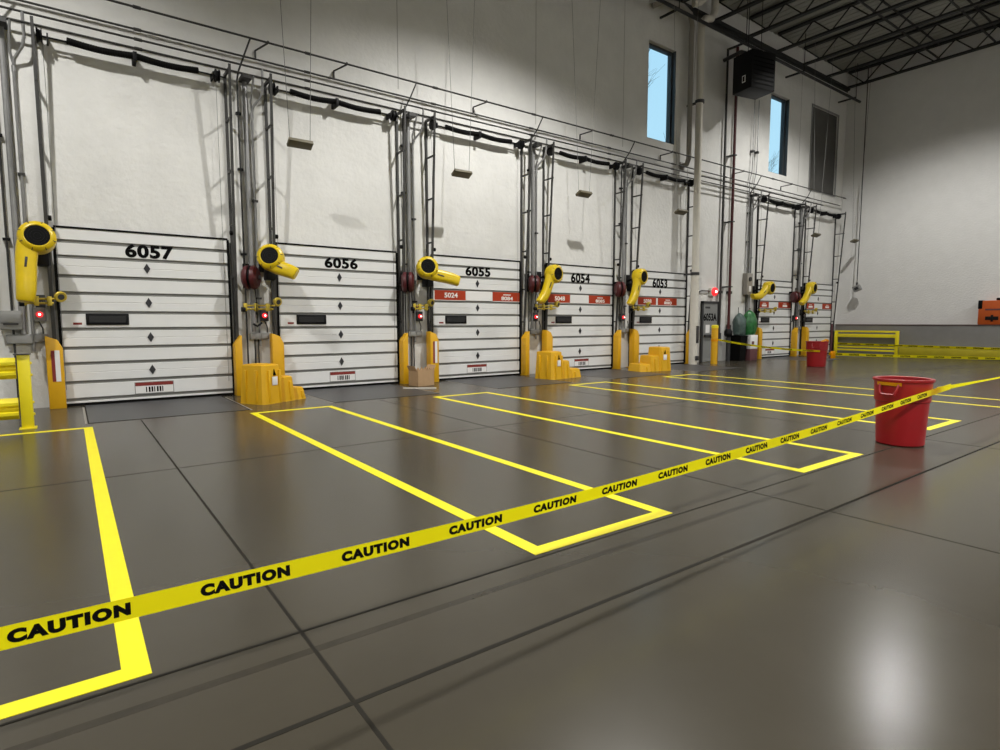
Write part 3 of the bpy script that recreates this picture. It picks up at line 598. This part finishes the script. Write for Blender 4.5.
q = MB(); q.lathe([(0, 0), (0.10, 0), (0.15, 0.08), (0.15, 0.2), (0.09, 0.3), (0, 0.3)], (20.13, -0.28, 0.92), (0, 0, 1), 14); t.part('valve', q, 'blackm')
for zz in (2.8, 5.2, 7.6):
    q = MB(); q.box(20.04, 20.2, -0.35, 0, zz - 0.02, zz + 0.02); t.part('clamp', q, 'dark')
for x, r, m, z0, lab in ((19.80, 0.04, 'galvd', 0.9, 'dark grey conduit left of the red riser'), (20.42, 0.045, 'cream', 1.2, 'cream conduit right of the red riser')):
    t = Thing('tall_conduit', lab, 'conduit', (x, -0.1, z0), 'tall conduits by the red riser')
    q = MB(); q.tube([(x, -0.10, z0), (x, -0.10, 11.3)], r, 8); t.part('pipe', q, m)
    q = MB(); q.lathe([(0, 0), (r * 2, 0), (r * 2, 0.22), (0, 0.22)], (x, -0.10, z0 - 0.05), (0, 0, 1), 10); t.part('end_fitting', q, 'dark')
    q = MB(); q.box(x - 0.08, x + 0.08, -0.15, 0, 2.55, 2.65); t.part('clamp', q, 'dark')
for x, lab in ((21.55, 'left of the pair of thin conduits dropping under the heater'), (21.85, 'right of the pair of thin conduits dropping under the heater')):
    t = Thing('heater_conduit', lab, 'conduit', (x, -0.1, 3.4), 'thin conduits under the heater')
    q = MB(); q.tube([(x, -0.08, 3.4), (x, -0.08, 6.9), (x + 0.1, -0.1, 7.3), (x + 0.12, -0.1, 7.6), (x + 0.12, -0.1, 10.0)], 0.02, 6); t.part('pipe', q, 'galv')
    q = MB(); q.box(x + 0.06, x + 0.18, -0.14, 0, 8.0, 8.08); t.part('clamp', q, 'dark')
t = Thing('control_panel', 'grey-brown control box with two round dials above the black bin', 'control box', (21.6, -0.1, 2.5), None)
q = MB(); q.box(21.42, 21.82, -0.2, 0, 2.55, 3.38, bev=0.015); t.part('enclosure', q, 'greyp')
q = MB(); q.lathe([(0, 0), (0.09, 0), (0.08, 0.04), (0, 0.04)], (21.62, -0.2, 3.15), (0, -1, 0), 16); t.part('dial', q, 'dark')
q = MB(); q.box(21.54, 21.70, -0.215, -0.2, 2.66, 2.88, bev=0.005); t.part('label_plate', q, 'paper')
t = Thing('sprinkler_main', 'black pipe running along the dock wall under the roof', 'pipe', (20, -0.75, 11.3), None)
q = MB(); q.tube([(13.0, -0.75, 11.31), (29.0, -0.75, 11.24)], 0.055, 10); t.part('pipe', q, 'joist')
for x in (16.1, 19.9, 24.0, 28.6):
    q = MB(); q.tube([(x, -0.75, 11.3), (x, -0.75, 12.79)], 0.015, 6); q.box(x - 0.03, x + 0.03, -0.75, 0.0, 11.32, 11.38); t.part('hanger', q, 'joist')

# unit heater
HX, HY, HZ = 19.62, -1.25, 9.58
t = Thing('unit_heater', 'black box-shaped unit heater hung below the roof between the windows', 'heater', (HX, HY, HZ), None)
rz = Matrix.Rotation(math.radians(-12), 3, 'Z'); pv = (HX, HY, HZ)
q = MB(); q.box(HX - 0.55, HX + 0.55, HY - 0.42, HY + 0.42, HZ - 0.2, HZ + 1.05, bev=0.03, rot=rz, piv=pv); t.part('cabinet', q, 'blackm')
for k in range(7):
    q = MB(); q.box(HX - 0.46, HX + 0.46, HY - 0.432, HY - 0.42, HZ - 0.05 + k * 0.14, HZ - 0.01 + k * 0.14, rot=rz, piv=pv); t.part('louver', q, 'black')
q = MB(); q.box(HX - 0.552 - 0.01, HX - 0.552, HY - 0.16, HY - 0.02, HZ + 0.05, HZ + 0.28, rot=rz, piv=pv); q.mi = 1
q.box(HX - 0.554 - 0.012, HX - 0.56, HY - 0.13, HY - 0.05, HZ + 0.08, HZ + 0.25, rot=rz, piv=pv); t.part('data_plate', q, ['paper', 'blackm'])
for sx in (-0.4, 0.4):
    q = MB(); q.tube([(HX + sx, HY, HZ + 1.03), (HX + sx, HY, ZT)], 0.014, 6); t.part('hanger_rod', q, 'joist')
q = MB(); q.tube([(HX - 0.2, HY + 0.25, HZ + 1.0), (HX - 0.2, HY + 0.25, HZ + 1.2), (HX - 0.1, HY + 0.45, HZ + 1.32), (HX + 0.1, -0.01, HZ + 1.36)], 0.07, 10); t.part('flue', q, 'dark')

# ------------------------------------------------------------------ roof joists
JX = [29.2 - 2.03 * k for k in range(9)]
ORD = ['against the end wall', 'second from the end wall', 'third from the end wall', 'fourth from the end wall', 'fifth from the end wall', 'sixth from the end wall', 'seventh from the end wall', 'eighth from the end wall', 'ninth from the end wall']
for x, od in zip(JX, ORD):
    t = Thing('roof_joist', 'black open-web roof joist, ' + od, 'joist', (x, -8, 12.1), 'black open-web roof joists')
    zb, zt = 12.05, 12.75; y0, y1 = -0.15, -16.0
    for nm, z0, w in (('bottom_chord', zb, 0.085), ('top_chord', zt - 0.06, 0.09)):
        q = MB(); q.box(x - w, x + w, y1, y0, z0, z0 + 0.07); t.part(nm, q, 'joist')
    q = MB(); n_ = 12; L = (y0 - y1) / n_
    for k in range(n_):
        ya = y0 - L * k
        q.tube([(x, ya, zt - 0.04), (x, ya - L / 2, zb + 0.03)], 0.026, 6); q.tube([(x, ya - L / 2, zb + 0.03), (x, ya - L, zt - 0.04)], 0.026, 6)
    t.part('web', q, 'joist')
for y, lab in ((-3.6, 'black bridging bar crossing the joists nearest the dock wall'), (-7.2, 'second black bridging bar crossing the joists'), (-5.4, 'middle black bridging bar crossing the joists')):
    t = Thing('joist_bridging', lab, 'bridging', (21, y, 12.4), 'bridging bars between the joists')
    q = MB(); q.box(12.9, 29.2, y - 0.025, y + 0.025, 12.65, 12.70); t.part('upper_bar', q, 'joist')
    q = MB(); q.box(12.9, 29.2, y - 0.025, y + 0.025, 12.12, 12.17); t.part('lower_bar', q, 'joist')
t = Thing('high_bay_fixture', 'high bay lamp hung from the roof joists, mirrored in the floor', 'lamp', (22.6, -5.43, 11.8), None)
q = MB(); q.lathe([(0.28, 0.02), (0.27, 0.10), (0.2, 0.28), (0.10, 0.36), (0.10, 0.6), (0, 0.6)], (22.6, -5.43, 11.8), (0, 0, 1), 24); t.part('reflector', q, 'alu')
q = MB(); q.tube([(22.6, -5.43, 12.3), (22.6, -5.43, 12.77)], 0.012, 6); t.part('hanger_rod', q, 'joist')

# ------------------------------------------------------------------ exit door 6053A
t = Thing('door_8', 'grey steel exit door marked 6053A, behind the yellow bollard', 'door', (19.3, 0, 0), kind='structure')
q = MB(); q.box(18.84, 19.72, -0.06, -0.01, 0.02, 2.16); t.part('door_leaf', q, 'exitd')
q = MB(); q.box(18.75, 18.84, -0.08, 0, 0, 2.24); q.box(19.72, 19.81, -0.08, 0, 0, 2.24); q.box(18.75, 19.81, -0.08, 0, 2.16, 2.25); t.part('door_frame', q, 'dark')
q = MB(); q.box(18.9, 19.64, -0.14, -0.06, 0.93, 1.02, bev=0.012); t.part('push_bar', q, 'dark')
q = MB(); text(q, '6053A', 0.82, 0.29, 0.04, (18.86, -0.063, 1.52)); t.part('door_number', q, 'num', label='black 6053A lettering', fixn=False)
q = MB(); q.box(19.0, 19.25, -0.064, -0.0605, 1.08, 1.38); t.part('notice', q, 'paper')
q = MB(); q.box(18.95, 19.25, -0.064, -0.0605, 1.98, 2.05); t.part('sign_strip', q, 'dark')
t = Thing('red_beacon', 'round red warning lamp on bent conduit above the grey exit door', 'lamp', (19.38, -0.1, 2.62), None)
q = MB(); q.box(19.2, 19.5, -0.12, 0, 2.44, 2.74, bev=0.02); t.part('lamp_housing', q, 'cream')
q = MB(); q.lathe([(0.16, 0), (0.16, 0.04), (0.11, 0.09), (0, 0.11)], (19.38, -0.12, 2.60), (-0.2, -1, 0), 20); ln = t.part('red_lens', q, 'lred', label='round red lens')
q = MB(); q.lathe([(0.05, 0.10), (0.04, 0.12), (0, 0.13)], (19.38, -0.12, 2.60), (-0.2, -1, 0), 14); t.part('bright_core', q, 'lcore', parent=ln)
q = MB(); q.tube([(18.5, -0.06, 0.3), (18.5, -0.06, 2.48), (18.56, -0.06, 2.58), (18.7, -0.06, 2.62), (19.2, -0.06, 2.62)], 0.022, 8); t.part('feed_conduit', q, 'galvd')
t = Thing('yellow_bollard', 'round yellow-orange bollard before the grey exit door', 'bollard', (18.40, -0.85, 0), None)
q = MB(); q.lathe([(0, 0), (0.115, 0), (0.115, 1.30), (0.11, 1.335), (0, 1.335)], (18.40, -0.85, 0), (0, 0, 1), 20); t.part('post', q, 'guard')
q = MB(); q.lathe([(0.122, 1.27), (0.122, 1.35), (0.09, 1.375), (0, 1.385)], (18.40, -0.85, 0), (0, 0, 1), 20); t.part('cap', q, 'rail')
q = MB(); q.lathe([(0.118, 0.80), (0.121, 0.84), (0.118, 0.88)], (18.40, -0.85, 0), (0, 0, 1), 20); t.part('tape_loop', q, 'tapedim')

# bin and bags by the far doors
def bag(c, rx, ry, h, seed):
    rnd = random.Random(seed); q = MB(); rings = []
    prof = [(0.72, 0), (0.85, 0.05), (0.93, 0.15), (1.0, 0.3), (1.04, 0.45), (0.98, 0.6), (0.86, 0.74), (0.66, 0.86), (0.38, 0.95), (0.10, 1.0)]
    for r, f in prof:
        rings.append([(c[0] + math.cos(2 * math.pi * k / 18) * rx * r * rnd.uniform(0.8, 1.12), c[1] + math.sin(2 * math.pi * k / 18) * ry * r * rnd.uniform(0.8, 1.12), c[2] + f * h) for k in range(18)])
    q.loft(rings); return q
t = Thing('black_bin', 'tall square black bin against the dock wall', 'bin', (20.62, -0.4, 0), None)
q = MB(); q.loft([[(20.42, -0.60, 0), (20.78, -0.60, 0), (20.78, -0.2, 0), (20.42, -0.2, 0)], [(20.37, -0.66, 0.95), (20.83, -0.66, 0.95), (20.83, -0.14, 0.95), (20.37, -0.14, 0.95)]]); t.part('bin_body', q, 'black')
q = MB(); q.box(20.35, 20.85, -0.68, -0.12, 0.93, 0.97, bev=0.01); t.part('rim', q, 'black')
single('grey_green_bag', bag((20.66, -0.4, 0.97), 0.27, 0.24, 0.85, 3), 'ggrey', 'dull grey-green bag bulging on top of the black bin', 'bag', (20.62, -0.4, 0.97))
t = Thing('maroon_carton', 'maroon carton standing right of the black bin', 'carton', (21.25, -0.45, 0), None)
q = MB(); q.box(21.0, 21.5, -0.68, -0.22, 0, 0.45, bev=0.012); t.part('carton_body', q, 'maroon')
q = MB(); q.box(20.99, 21.51, -0.69, -0.21, 0.36, 0.40); t.part('lid_edge', q, 'maroon')
t = Thing('white_carton', 'white carton stacked on the maroon carton', 'carton', (21.25, -0.45, 0.45), None)
q = MB(); q.box(21.0, 21.5, -0.68, -0.22, 0.45, 0.98, bev=0.012); t.part('carton_body', q, 'paper')
q = MB(); q.box(21.08, 21.25, -0.683, -0.68, 0.62, 0.74); t.part('carton_mark', q, 'maroon')
single('green_bag', bag((21.24, -0.45, 0.98), 0.36, 0.26, 0.95, 9), 'green', 'bright green bag heaped on the white carton', 'bag', (21.22, -0.45, 0.98))
t = Thing('broom', 'thin dark broom handle standing up behind the green bag', 'broom', (21.2, -0.14, 0), None)
q = MB(); q.tube([(20.95, -0.14, 0.15), (21.05, -0.10, 2.05)], 0.016, 8); t.part('handle', q, 'dark')
q = MB(); q.box(20.87, 20.99, -0.19, -0.09, 0, 0.16, bev=0.01); t.part('brush_head', q, 'dark')

# ------------------------------------------------------------------ yellow step stools
def steps(ox, oy, ang, label, mirror=False, dl=1.08, wd=0.62, tag=True):
    R_ = Matrix.Rotation(math.radians(ang), 4, 'Z'); sg = -1 if mirror else 1
    t = Thing('step_stool', label, 'step stool', (ox, oy, 0), 'yellow moulded step stools')
    T = Matrix.Translation((ox, oy, 0)) @ R_
    def P(q): bmesh.ops.transform(q.bm, matrix=T @ Matrix.Scale(-1, 4, (1, 0, 0)) if mirror else T, verts=q.bm.verts); return q
    hs = (0.72, 0.47, 0.23); L = (0, 0.46, 0.79, dl)
    for k in range(3):
        h = hs[k]; a0, a1 = L[k], L[k + 1]; ins = 0.035
        n_ = 'platform' if k == 0 else 'step'
        q = MB()
        def ring(z, sh):
            c = 0.05
            x0, x1, y0, y1 = a0 + (sh if k == 0 else 0), a1 - sh, 0 + sh, wd - sh
            return [(x0 + c, y0, z), (x1 - c, y0, z), (x1, y0 + c, z), (x1, y1 - c, z), (x1 - c, y1, z), (x0 + c, y1, z), (x0, y1 - c, z), (x0, y0 + c, z)]
        q.loft([ring(0, -0.012), ring(h - 0.04, ins * 0.6), ring(h - 0.012, ins * 0.6 + 0.004), ring(h, ins * 0.6 + 0.022)])
        st = t.part(n_, P(q), 'step')
        q = MB(); q.box(a0 + 0.08, a1 - 0.06, 0.10, wd - 0.10, h, h + 0.008); t.part('tread', P(q), 'guard', parent=st)
    for xx in (0.11, 0.36, 0.62, 0.93):
        h = 0.62 if xx < 0.46 else (0.38 if xx < 0.79 else 0.16)
        q = MB(); q.box(xx, xx + 0.05, -0.018, 0.03, 0.02, h, bev=0.008); t.part('side_rib', P(q), 'step')
    for yy in (0.16, 0.42):
        q = MB(); q.box(-0.018, 0.03, yy, yy + 0.06, 0.02, 0.62, bev=0.008); t.part('end_rib', P(q), 'step')
    if tag:
        q = MB(); q.prism([(-0.03, 0), (0.035, 0), (-0.01, 0.12)], (0.27, 0.012, 0.52), (1, 0, 0), (0, 0, 1), (0, -0.012, 0)); t.part('grip_hole', P(q), 'num')
        q = MB(); q.box(0.20, 0.33, -0.006, 0.0, 0.34, 0.50, bev=0.002); t.part('paper_tag', P(q), 'paper', label='white paper tag')
    return t
steps(2.80, -2.02, 29, 'yellow three-step stool on the floor left of the 6056 door')
steps(10.02, -1.72, 9, 'yellow three-step stool on the floor left of the 6054 door', dl=1.25)
steps(14.86, -1.74, -10, 'yellow three-step stool with steps facing left, before the 6053 door', mirror=True, dl=1.20)

# ------------------------------------------------------------------ cardboard box
t = Thing('cardboard_box', 'open brown cardboard box between the 6056 and 6055 doors', 'box', (6.7, -0.8, 0), None)
T = Matrix.Translation((6.70, -0.80, 0)) @ Matrix.Rotation(math.radians(8), 4, 'Z')
def cpanel(pa, pb, h, jag, seed):
    rnd = random.Random(seed); pa = Vector(pa); pb = Vector(pb); d = pb - pa; n = Vector((-d.y, d.x, 0)).normalized() * 0.012
    q = MB(); poly = [(0, 0), (1, 0)]; K = 9
    for k in range(K + 1):
        f = 1 - k / K; poly.append((f, h + (0.06 if k % 2 else 0.0) * jag + rnd.uniform(-0.01, 0.01)))
    q.prism(poly, pa, d, (0, 0, 1), n); bmesh.ops.transform(q.bm, matrix=T, verts=q.bm.verts); return q
w2, d2, hh = 0.24, 0.18, 0.36
for pa, pb, s in (((-w2, -d2, 0), (w2, -d2, 0), 1), ((w2, -d2, 0), (w2 , d2, 0), 2), ((w2, d2, 0), (-w2, d2, 0), 3), ((-w2, d2, 0), (-w2, -d2, 0), 4)):
    t.part('side_panel', cpanel(pa, pb, hh, 1, s), 'card')
q = MB(); q.box(-w2, w2, -d2, d2, 0, 0.012); bmesh.ops.transform(q.bm, matrix=T, verts=q.bm.verts); t.part('bottom_panel', q, 'card')
for sx in (-1, 1):
    q = MB(); q.loft([[(sx * w2, -d2 * 0.9, hh), (sx * w2, d2 * 0.9, hh), (sx * (w2 + 0.01), d2 * 0.9, hh), (sx * (w2 + 0.01), -d2 * 0.9, hh)],
                      [(sx * (w2 + 0.07), -d2 * 0.8, hh + 0.12), (sx * (w2 + 0.07), d2 * 0.8, hh + 0.12), (sx * (w2 + 0.08), d2 * 0.8, hh + 0.12), (sx * (w2 + 0.08), -d2 * 0.8, hh + 0.12)]])
    bmesh.ops.transform(q.bm, matrix=T, verts=q.bm.verts); t.part('flap', q, 'card')
t = Thing('wood_batten', 'thin pale wooden batten lying before the cardboard box', 'batten', (6.35, -1.6, 0), None)
q = MB(); q.box(5.95, 6.7, -1.42, -1.36, 0, 0.022, bev=0.004, rot=Matrix.Rotation(math.radians(-35), 3, 'Z')); t.part('strip', q, 'cream')

# ------------------------------------------------------------------ guard rails
t = Thing('guard_rail', 'yellow double guard rail at the left edge before the dock wall', 'guard rail', (-0.55, -2.42, 0), 'yellow guard rails')
q = MB(); q.box(-0.60, -0.46, -2.49, -2.35, 0.0, 1.05, bev=0.008); ps = t.part('post', q, 'rail')
q = MB(); q.box(-0.635, -0.445, -2.515, -2.325, 1.05, 1.065, bev=0.004); t.part('post_cap', q, 'dark', parent=ps)
q = MB(); q.box(-0.63, -0.43, -2.52, -2.32, 0.0, 0.015); t.part('base_plate', q, 'rail')
for zc in (0.86, 0.29):
    prof = [(-2.36, zc + 0.15), (-2.40, zc + 0.15), (-2.47, zc + 0.09), (-2.47, zc + 0.05), (-2.40, zc + 0.015), (-2.40, zc - 0.015), (-2.47, zc - 0.05), (-2.47, zc - 0.09), (-2.40, zc - 0.15), (-2.36, zc - 0.15)]
    q = MB(); q.loft([[(-3.0, y, z) for y, z in prof], [(-0.62, y, z) for y, z in prof]]); t.part('rail', q, 'rail')
q = MB(); q.box(-3.0, -2.84, -2.50, -2.34, 0.0, 1.05, bev=0.008); t.part('post', q, 'rail')
for zz in (0.93, 0.76, 0.37, 0.2):
    q = MB(); q.lathe([(0, 0), (0.022, 0), (0.018, 0.018), (0, 0.02)], (-0.46, -2.42, zz), (1, 0, 0), 8); t.part('bolt', q, 'rail', parent=ps)

gx = XW1 - 0.62
t = Thing('guard_rail', 'yellow two-rail guard frame in the corner before the grey ledge', 'guard rail', (gx, -1.4, 0), 'yellow guard rails')
for y in (-0.32, -2.82):
    q = MB(); q.box(gx - 0.06, gx + 0.06, y - 0.06, y + 0.06, 0, 1.08, bev=0.008); t.part('post', q, 'rail')
for z0, z1 in ((1.0, 1.08), (0.78, 0.93), (0.16, 0.24), (0.30, 0.38)):
    q = MB(); q.box(gx - 0.04, gx + 0.04, -2.76, -0.38, z0, z1, bev=0.01); t.part('rail', q, 'rail')
t = Thing('corner_post', 'short brown post between the last door and the corner guard frame', 'post', (gx + 0.1, -0.12, 0), None)
q = MB(); q.box(gx - 0.05, gx + 0.05, -0.16, -0.06, 0, 1.38, bev=0.008); t.part('shaft', q, 'maroon')
q = MB(); q.box(gx - 0.08, gx + 0.08, -0.19, -0.03, 0, 0.02); t.part('base_plate', q, 'maroon')
t = Thing('guard_rail', 'low yellow curb rail running along the grey end ledge', 'guard rail', (gx, -7, 0), 'yellow guard rails')
q = MB(); q.box(gx - 0.06, gx + 0.06, -12.0, -2.92, 0.06, 0.40, bev=0.012); t.part('rail', q, 'oliver')
for y in (-3.1, -5.4, -7.8, -10.2):
    q = MB(); q.box(gx - 0.05, gx + 0.05, y - 0.06, y + 0.06, 0.0, 0.06); t.part('foot', q, 'fan')

# ------------------------------------------------------------------ red bins
def red_bin(cx, cy, label, rot, h=0.80, s=1.0, hw=0.10):
    t = Thing('red_bin', label, 'bin', (cx, cy, 0), 'round red plastic bins')
    rb, rt = 0.285 * s, 0.325 * s
    q = MB(); q.lathe([(0, 0.0), (rb - 0.02, 0), (rb, 0.015), (rb + (rt - rb) * 0.70, h * 0.65), (rt + 0.004, h * 0.665), (rt + 0.012, h * 0.95), (rt + 0.012, h - 0.02), (rt - 0.01, h - 0.02), (rt - 0.014, h * 0.9), (rb - 0.012, 0.03), (0, 0.03)], (cx, cy, 0), (0, 0, 1), 44); t.part('bin_body', q, 'bin')
    q = MB(); q.lathe([(rt - 0.012, h - 0.03), (rt + 0.026, h - 0.035), (rt + 0.032, h - 0.02), (rt + 0.03, h - 0.004), (rt + 0.015, h), (rt - 0.012, h - 0.006), (rt - 0.012, h - 0.03)], (cx, cy, 0), (0, 0, 1), 44); t.part('rim', q, 'bin')
    for sg in (0, math.pi):
        an = rot + sg; dr = Vector((math.cos(an), math.sin(an), 0)); tg = Vector((-dr.y, dr.x, 0)); c = Vector((cx, cy, h * 0.84)); q = MB()
        q.tube([c + dr * (rt + 0.0) - tg * (hw + 0.02) + Vector((0, 0, 0.08)), c + dr * (rt + 0.035) - tg * (hw + 0.01), c + dr * (rt + 0.045) - tg * (hw - 0.01) - Vector((0, 0, 0.05)), c + dr * (rt + 0.05) - Vector((0, 0, 0.055)),
                c + dr * (rt + 0.045) + tg * (hw - 0.01) - Vector((0, 0, 0.05)), c + dr * (rt + 0.035) + tg * (hw + 0.01), c + dr * (rt + 0.0) + tg * (hw + 0.02) + Vector((0, 0, 0.08))], 0.014, 8)
        t.part('handle', q, 'bin')
    return t, rt, h
t1, rt, hb = red_bin(8.18, -10.24, 'red plastic bin standing nearest, crossed by the caution tape', math.radians(172), h=0.81, s=0.885, hw=0.085)
q = MB(); K = 10; A0, A1 = math.radians(146), math.radians(197)      # yellow tape knotted round the rim
ra = []
for k in range(K + 1):
    an = A0 + (A1 - A0) * k / K; ra.append((8.18 + math.cos(an) * (rt + 0.035), -10.24 + math.sin(an) * (rt + 0.035)))
q.loft([[(x, y, 0.772), (x, y, 0.735), (x + 0.003, y + 0.003, 0.735), (x + 0.003, y + 0.003, 0.772)] for x, y in ra]); t1.part('tape_scrap', q, 'tapedim', label='amber scrap of tape on the rim')
t2, rt2, hb2 = red_bin(20.02, -3.62, 'small far red bin before the last dock door', math.radians(200), h=0.84, s=0.98)
q = MB(); q.box(20.26, 20.48, -4.02, -3.95, 0.28, 0.52, bev=0.01); t2.part('tape_scrap', q, 'tapedim', label='amber tape scrap at the side')
q = MB(); q.tube([(19.82, -3.86, 0.84), (19.98, -3.92, 0.90), (20.22, -3.87, 0.86)], 0.035, 8); t2.part('rim_scrap', q, 'tapedim')

# ------------------------------------------------------------------ caution tapes
def ribbon(fn, s0, s1, n, wid, m_off=0.0):
    q = MB(); ring = []
    for k in range(n + 1):
        s = s0 + (s1 - s0) * k / n; c, up = fn(s)
        ring.append((q.bm.verts.new(c - up * wid / 2), q.bm.verts.new(c + up * wid / 2)))
    for A, B in zip(ring[:-1], ring[1:]): q._tag([q.bm.faces.new([A[0], B[0], B[1], A[1]])])
    return q
# the near tape: gently sagging span from the left up to the red bin
ZP = [(-1.3, 0.550), (-0.223, 0.521), (1.275, 0.489), (2.46, 0.481), (3.56, 0.490), (5.7, 0.530), (8.05, 0.607), (10.5, 0.69)]
def zint(x):
    # Catmull-Rom through the measured sag
    for k in range(len(ZP) - 1):
        if x <= ZP[k + 1][0] or k == len(ZP) - 2:
            p0, p1, p2, p3 = ZP[max(k - 1, 0)], ZP[k], ZP[k + 1], ZP[min(k + 2, len(ZP) - 1)]
            t_ = (x - p1[0]) / (p2[0] - p1[0]); m1 = (p2[1] - p0[1]) / max(p2[0] - p0[0], 1e-6) * (p2[0] - p1[0]); m2 = (p3[1] - p1[1]) / max(p3[0] - p1[0], 1e-6) * (p2[0] - p1[0])
            return (2 * t_**3 - 3 * t_**2 + 1) * p1[1] + (t_**3 - 2 * t_**2 + t_) * m1 + (-2 * t_**3 + 3 * t_**2) * p2[1] + (t_**3 - t_**2) * m2
def near_tape(k):
    x = -0.2065 + 0.5483 * k; y = -10.73 + (x + 0.223) * 0.0339
    tilt = 0.10 * math.sin(k * 0.9 + 0.4)
    up = Vector((0.0, tilt, 1.0)).normalized()
    c = Vector((0, -13.05, 1.5)) * 0.057 + Vector((x, y, zint(x))) * 0.943
    return c, up
t = Thing('caution_tape', 'yellow CAUTION tape stretched across the foreground to the near red bin', 'caution tape', (3.8, -10.6, 0.48), 'caution tapes')
t.part('ribbon', ribbon(near_tape, -2.2, 17.3, 192, 0.0705), 'tape', fixn=False)
tb = text_bm('CAUTION', 1, 1, 0.078, space=1.2)
def tape_text(fn, k, kw, hfrac, wid, off):
    g = tb.copy()
    for vv in g.verts:
        c, up = fn(k + vv.co.x * kw)
        c2, _ = fn(k + vv.co.x * kw + 0.01); d = (c2 - c).normalized(); nrm = d.cross(up).normalized()
        if nrm.y > 0: nrm = -nrm
        vv.co = c + up * ((vv.co.z - 0.5) * hfrac * wid) + nrm * off
    return g
for k in range(-2, 16):
    q = MB(); q.merge(tape_text(near_tape, k, 0.60, 0.60, 0.0705, 0.0015)); t.part('caution_word', q, 'num', label='black CAUTION lettering', fixn=False)
# tape leaving the bin towards the right
def right_tape(s):
    c = Vector((8.44, -10.50, 0.672)) + s * Vector((20.6, 0.62, 0.10)) - Vector((0, 0, 0.10 * math.sin(math.pi * s)))
    an = math.radians(22 + 30 * min(1, s * 10)); return c, Vector((0, -math.sin(an), math.cos(an)))
t = Thing('caution_tape', 'twisted yellow tape leaving the near red bin to the right', 'caution tape', (9, -10.4, 0.65), 'caution tapes')
t.part('ribbon', ribbon(right_tape, 0, 1, 120, 0.07), 'tape', fixn=False)
# far tapes
def span(a, b, sag, an0=0.0):
    a, b = Vector(a), Vector(b)
    def fn(s): return a + (b - a) * s - Vector((0, 0, sag * 4 * s * (1 - s))), Vector((0, 0, 1))
    return fn
fn = span((18.44, -0.97, 0.86), (19.75, -3.85, 0.53), 0.07)
t = Thing('caution_tape', 'pale yellow tape strung from the bollard to the far red bin', 'caution tape', (19.2, -2.3, 0.6), 'caution tapes')
t.part('ribbon', ribbon(fn, 0, 1, 20, 0.06), 'tape', fixn=False)
q = MB()
for k in range(5):
    q = MB(); q.merge(tape_text(fn, 0.04 + k * 0.2, 0.10, 0.6, 0.06, 0.002)); t.part('caution_word', q, 'num', fixn=False)
for (a, b, lab) in (((20.36, -3.85, 0.42), (27.2, -8.9, 0.20), 'lower far tape running right from the far red bin'), ((28.76, -0.4, 0.48), (28.76, -11.5, 0.44), 'upper far tape strung along the yellow corner guard and curb rail')):
    fn = span(a, b, 0.02)
    t = Thing('caution_tape', lab, 'caution tape', [(u_ + v_) / 2 for u_, v_ in zip(a, b)], 'caution tapes')
    t.part('ribbon', ribbon(fn, 0, 1, 30, 0.09), 'tape', fixn=False)
    q = MB(); L = (Vector(b) - Vector(a)).length; n_ = int(L / 0.55)
    for k in range(n_):
        q = MB(); q.merge(tape_text(fn, (k + 0.2) / n_, 0.33 / L, 0.62, 0.09, 0.003)); t.part('caution_word', q, 'num', fixn=False)

# ------------------------------------------------------------------ right wall items
t = Thing('pendant_switch', 'grey switch box hanging on a long cable before the end wall', 'pendant switch', (28.9, -1.05, 2.95), None)
q = MB(); q.tube([(28.95, -1.05, ZT), (28.95, -1.05, 6.0), (28.93, -1.05, 3.2)], 0.02, 6); t.part('cable', q, 'dark')
q = MB(); q.box(28.83, 29.03, -1.22, -0.92, 2.86, 3.12, bev=0.02, rot=Matrix.Rotation(math.radians(-25), 3, 'X')); sb = t.part('switch_box', q, 'box')
q = MB(); q.box(28.81, 28.835, -1.16, -1.0, 2.92, 3.04, rot=Matrix.Rotation(math.radians(-25), 3, 'X')); t.part('button_plate', q, 'dark', parent=sb)
q = MB(); q.tube([(28.93, -1.05, 3.25), (28.93, -1.05, 3.08)], 0.045, 8); t.part('strain_relief', q, 'dark', parent=sb)
ox = XW1 - 0.22
t = Thing('orange_machine', 'orange machine case with black corners on the grey ledge', 'machine', (ox, -6.0, 1.36), None)
q = MB(); q.box(ox - 0.19, ox + 0.19, -6.9, -5.50, 1.36, 2.30, bev=0.03); t.part('case', q, 'orangem')
for y in (-5.50, -6.9):
    q = MB(); q.box(ox - 0.205, ox + 0.2, y - 0.13 if y > -6 else y - 0.012, y + 0.012 if y > -6 else y + 0.13, 1.98, 2.315, bev=0.02); t.part('corner_guard', q, 'black')
q = MB(); q.box(ox - 0.10, ox + 0.10, -6.7, -6.02, 2.30, 2.40, bev=0.02); t.part('top_hatch', q, 'black')
q = MB(); q.box(ox - 0.20, ox - 0.19, -6.6, -5.72, 1.92, 1.98); t.part('trim_line', q, 'maroon')
q = MB(); q.box(ox - 0.205, ox - 0.19, -6.15, -5.74, 1.54, 1.68, bev=0.004); q.box(ox - 0.207, ox - 0.19, -5.99, -5.91, 1.48, 1.74, bev=0.004); t.part('emblem', q, 'blackm')
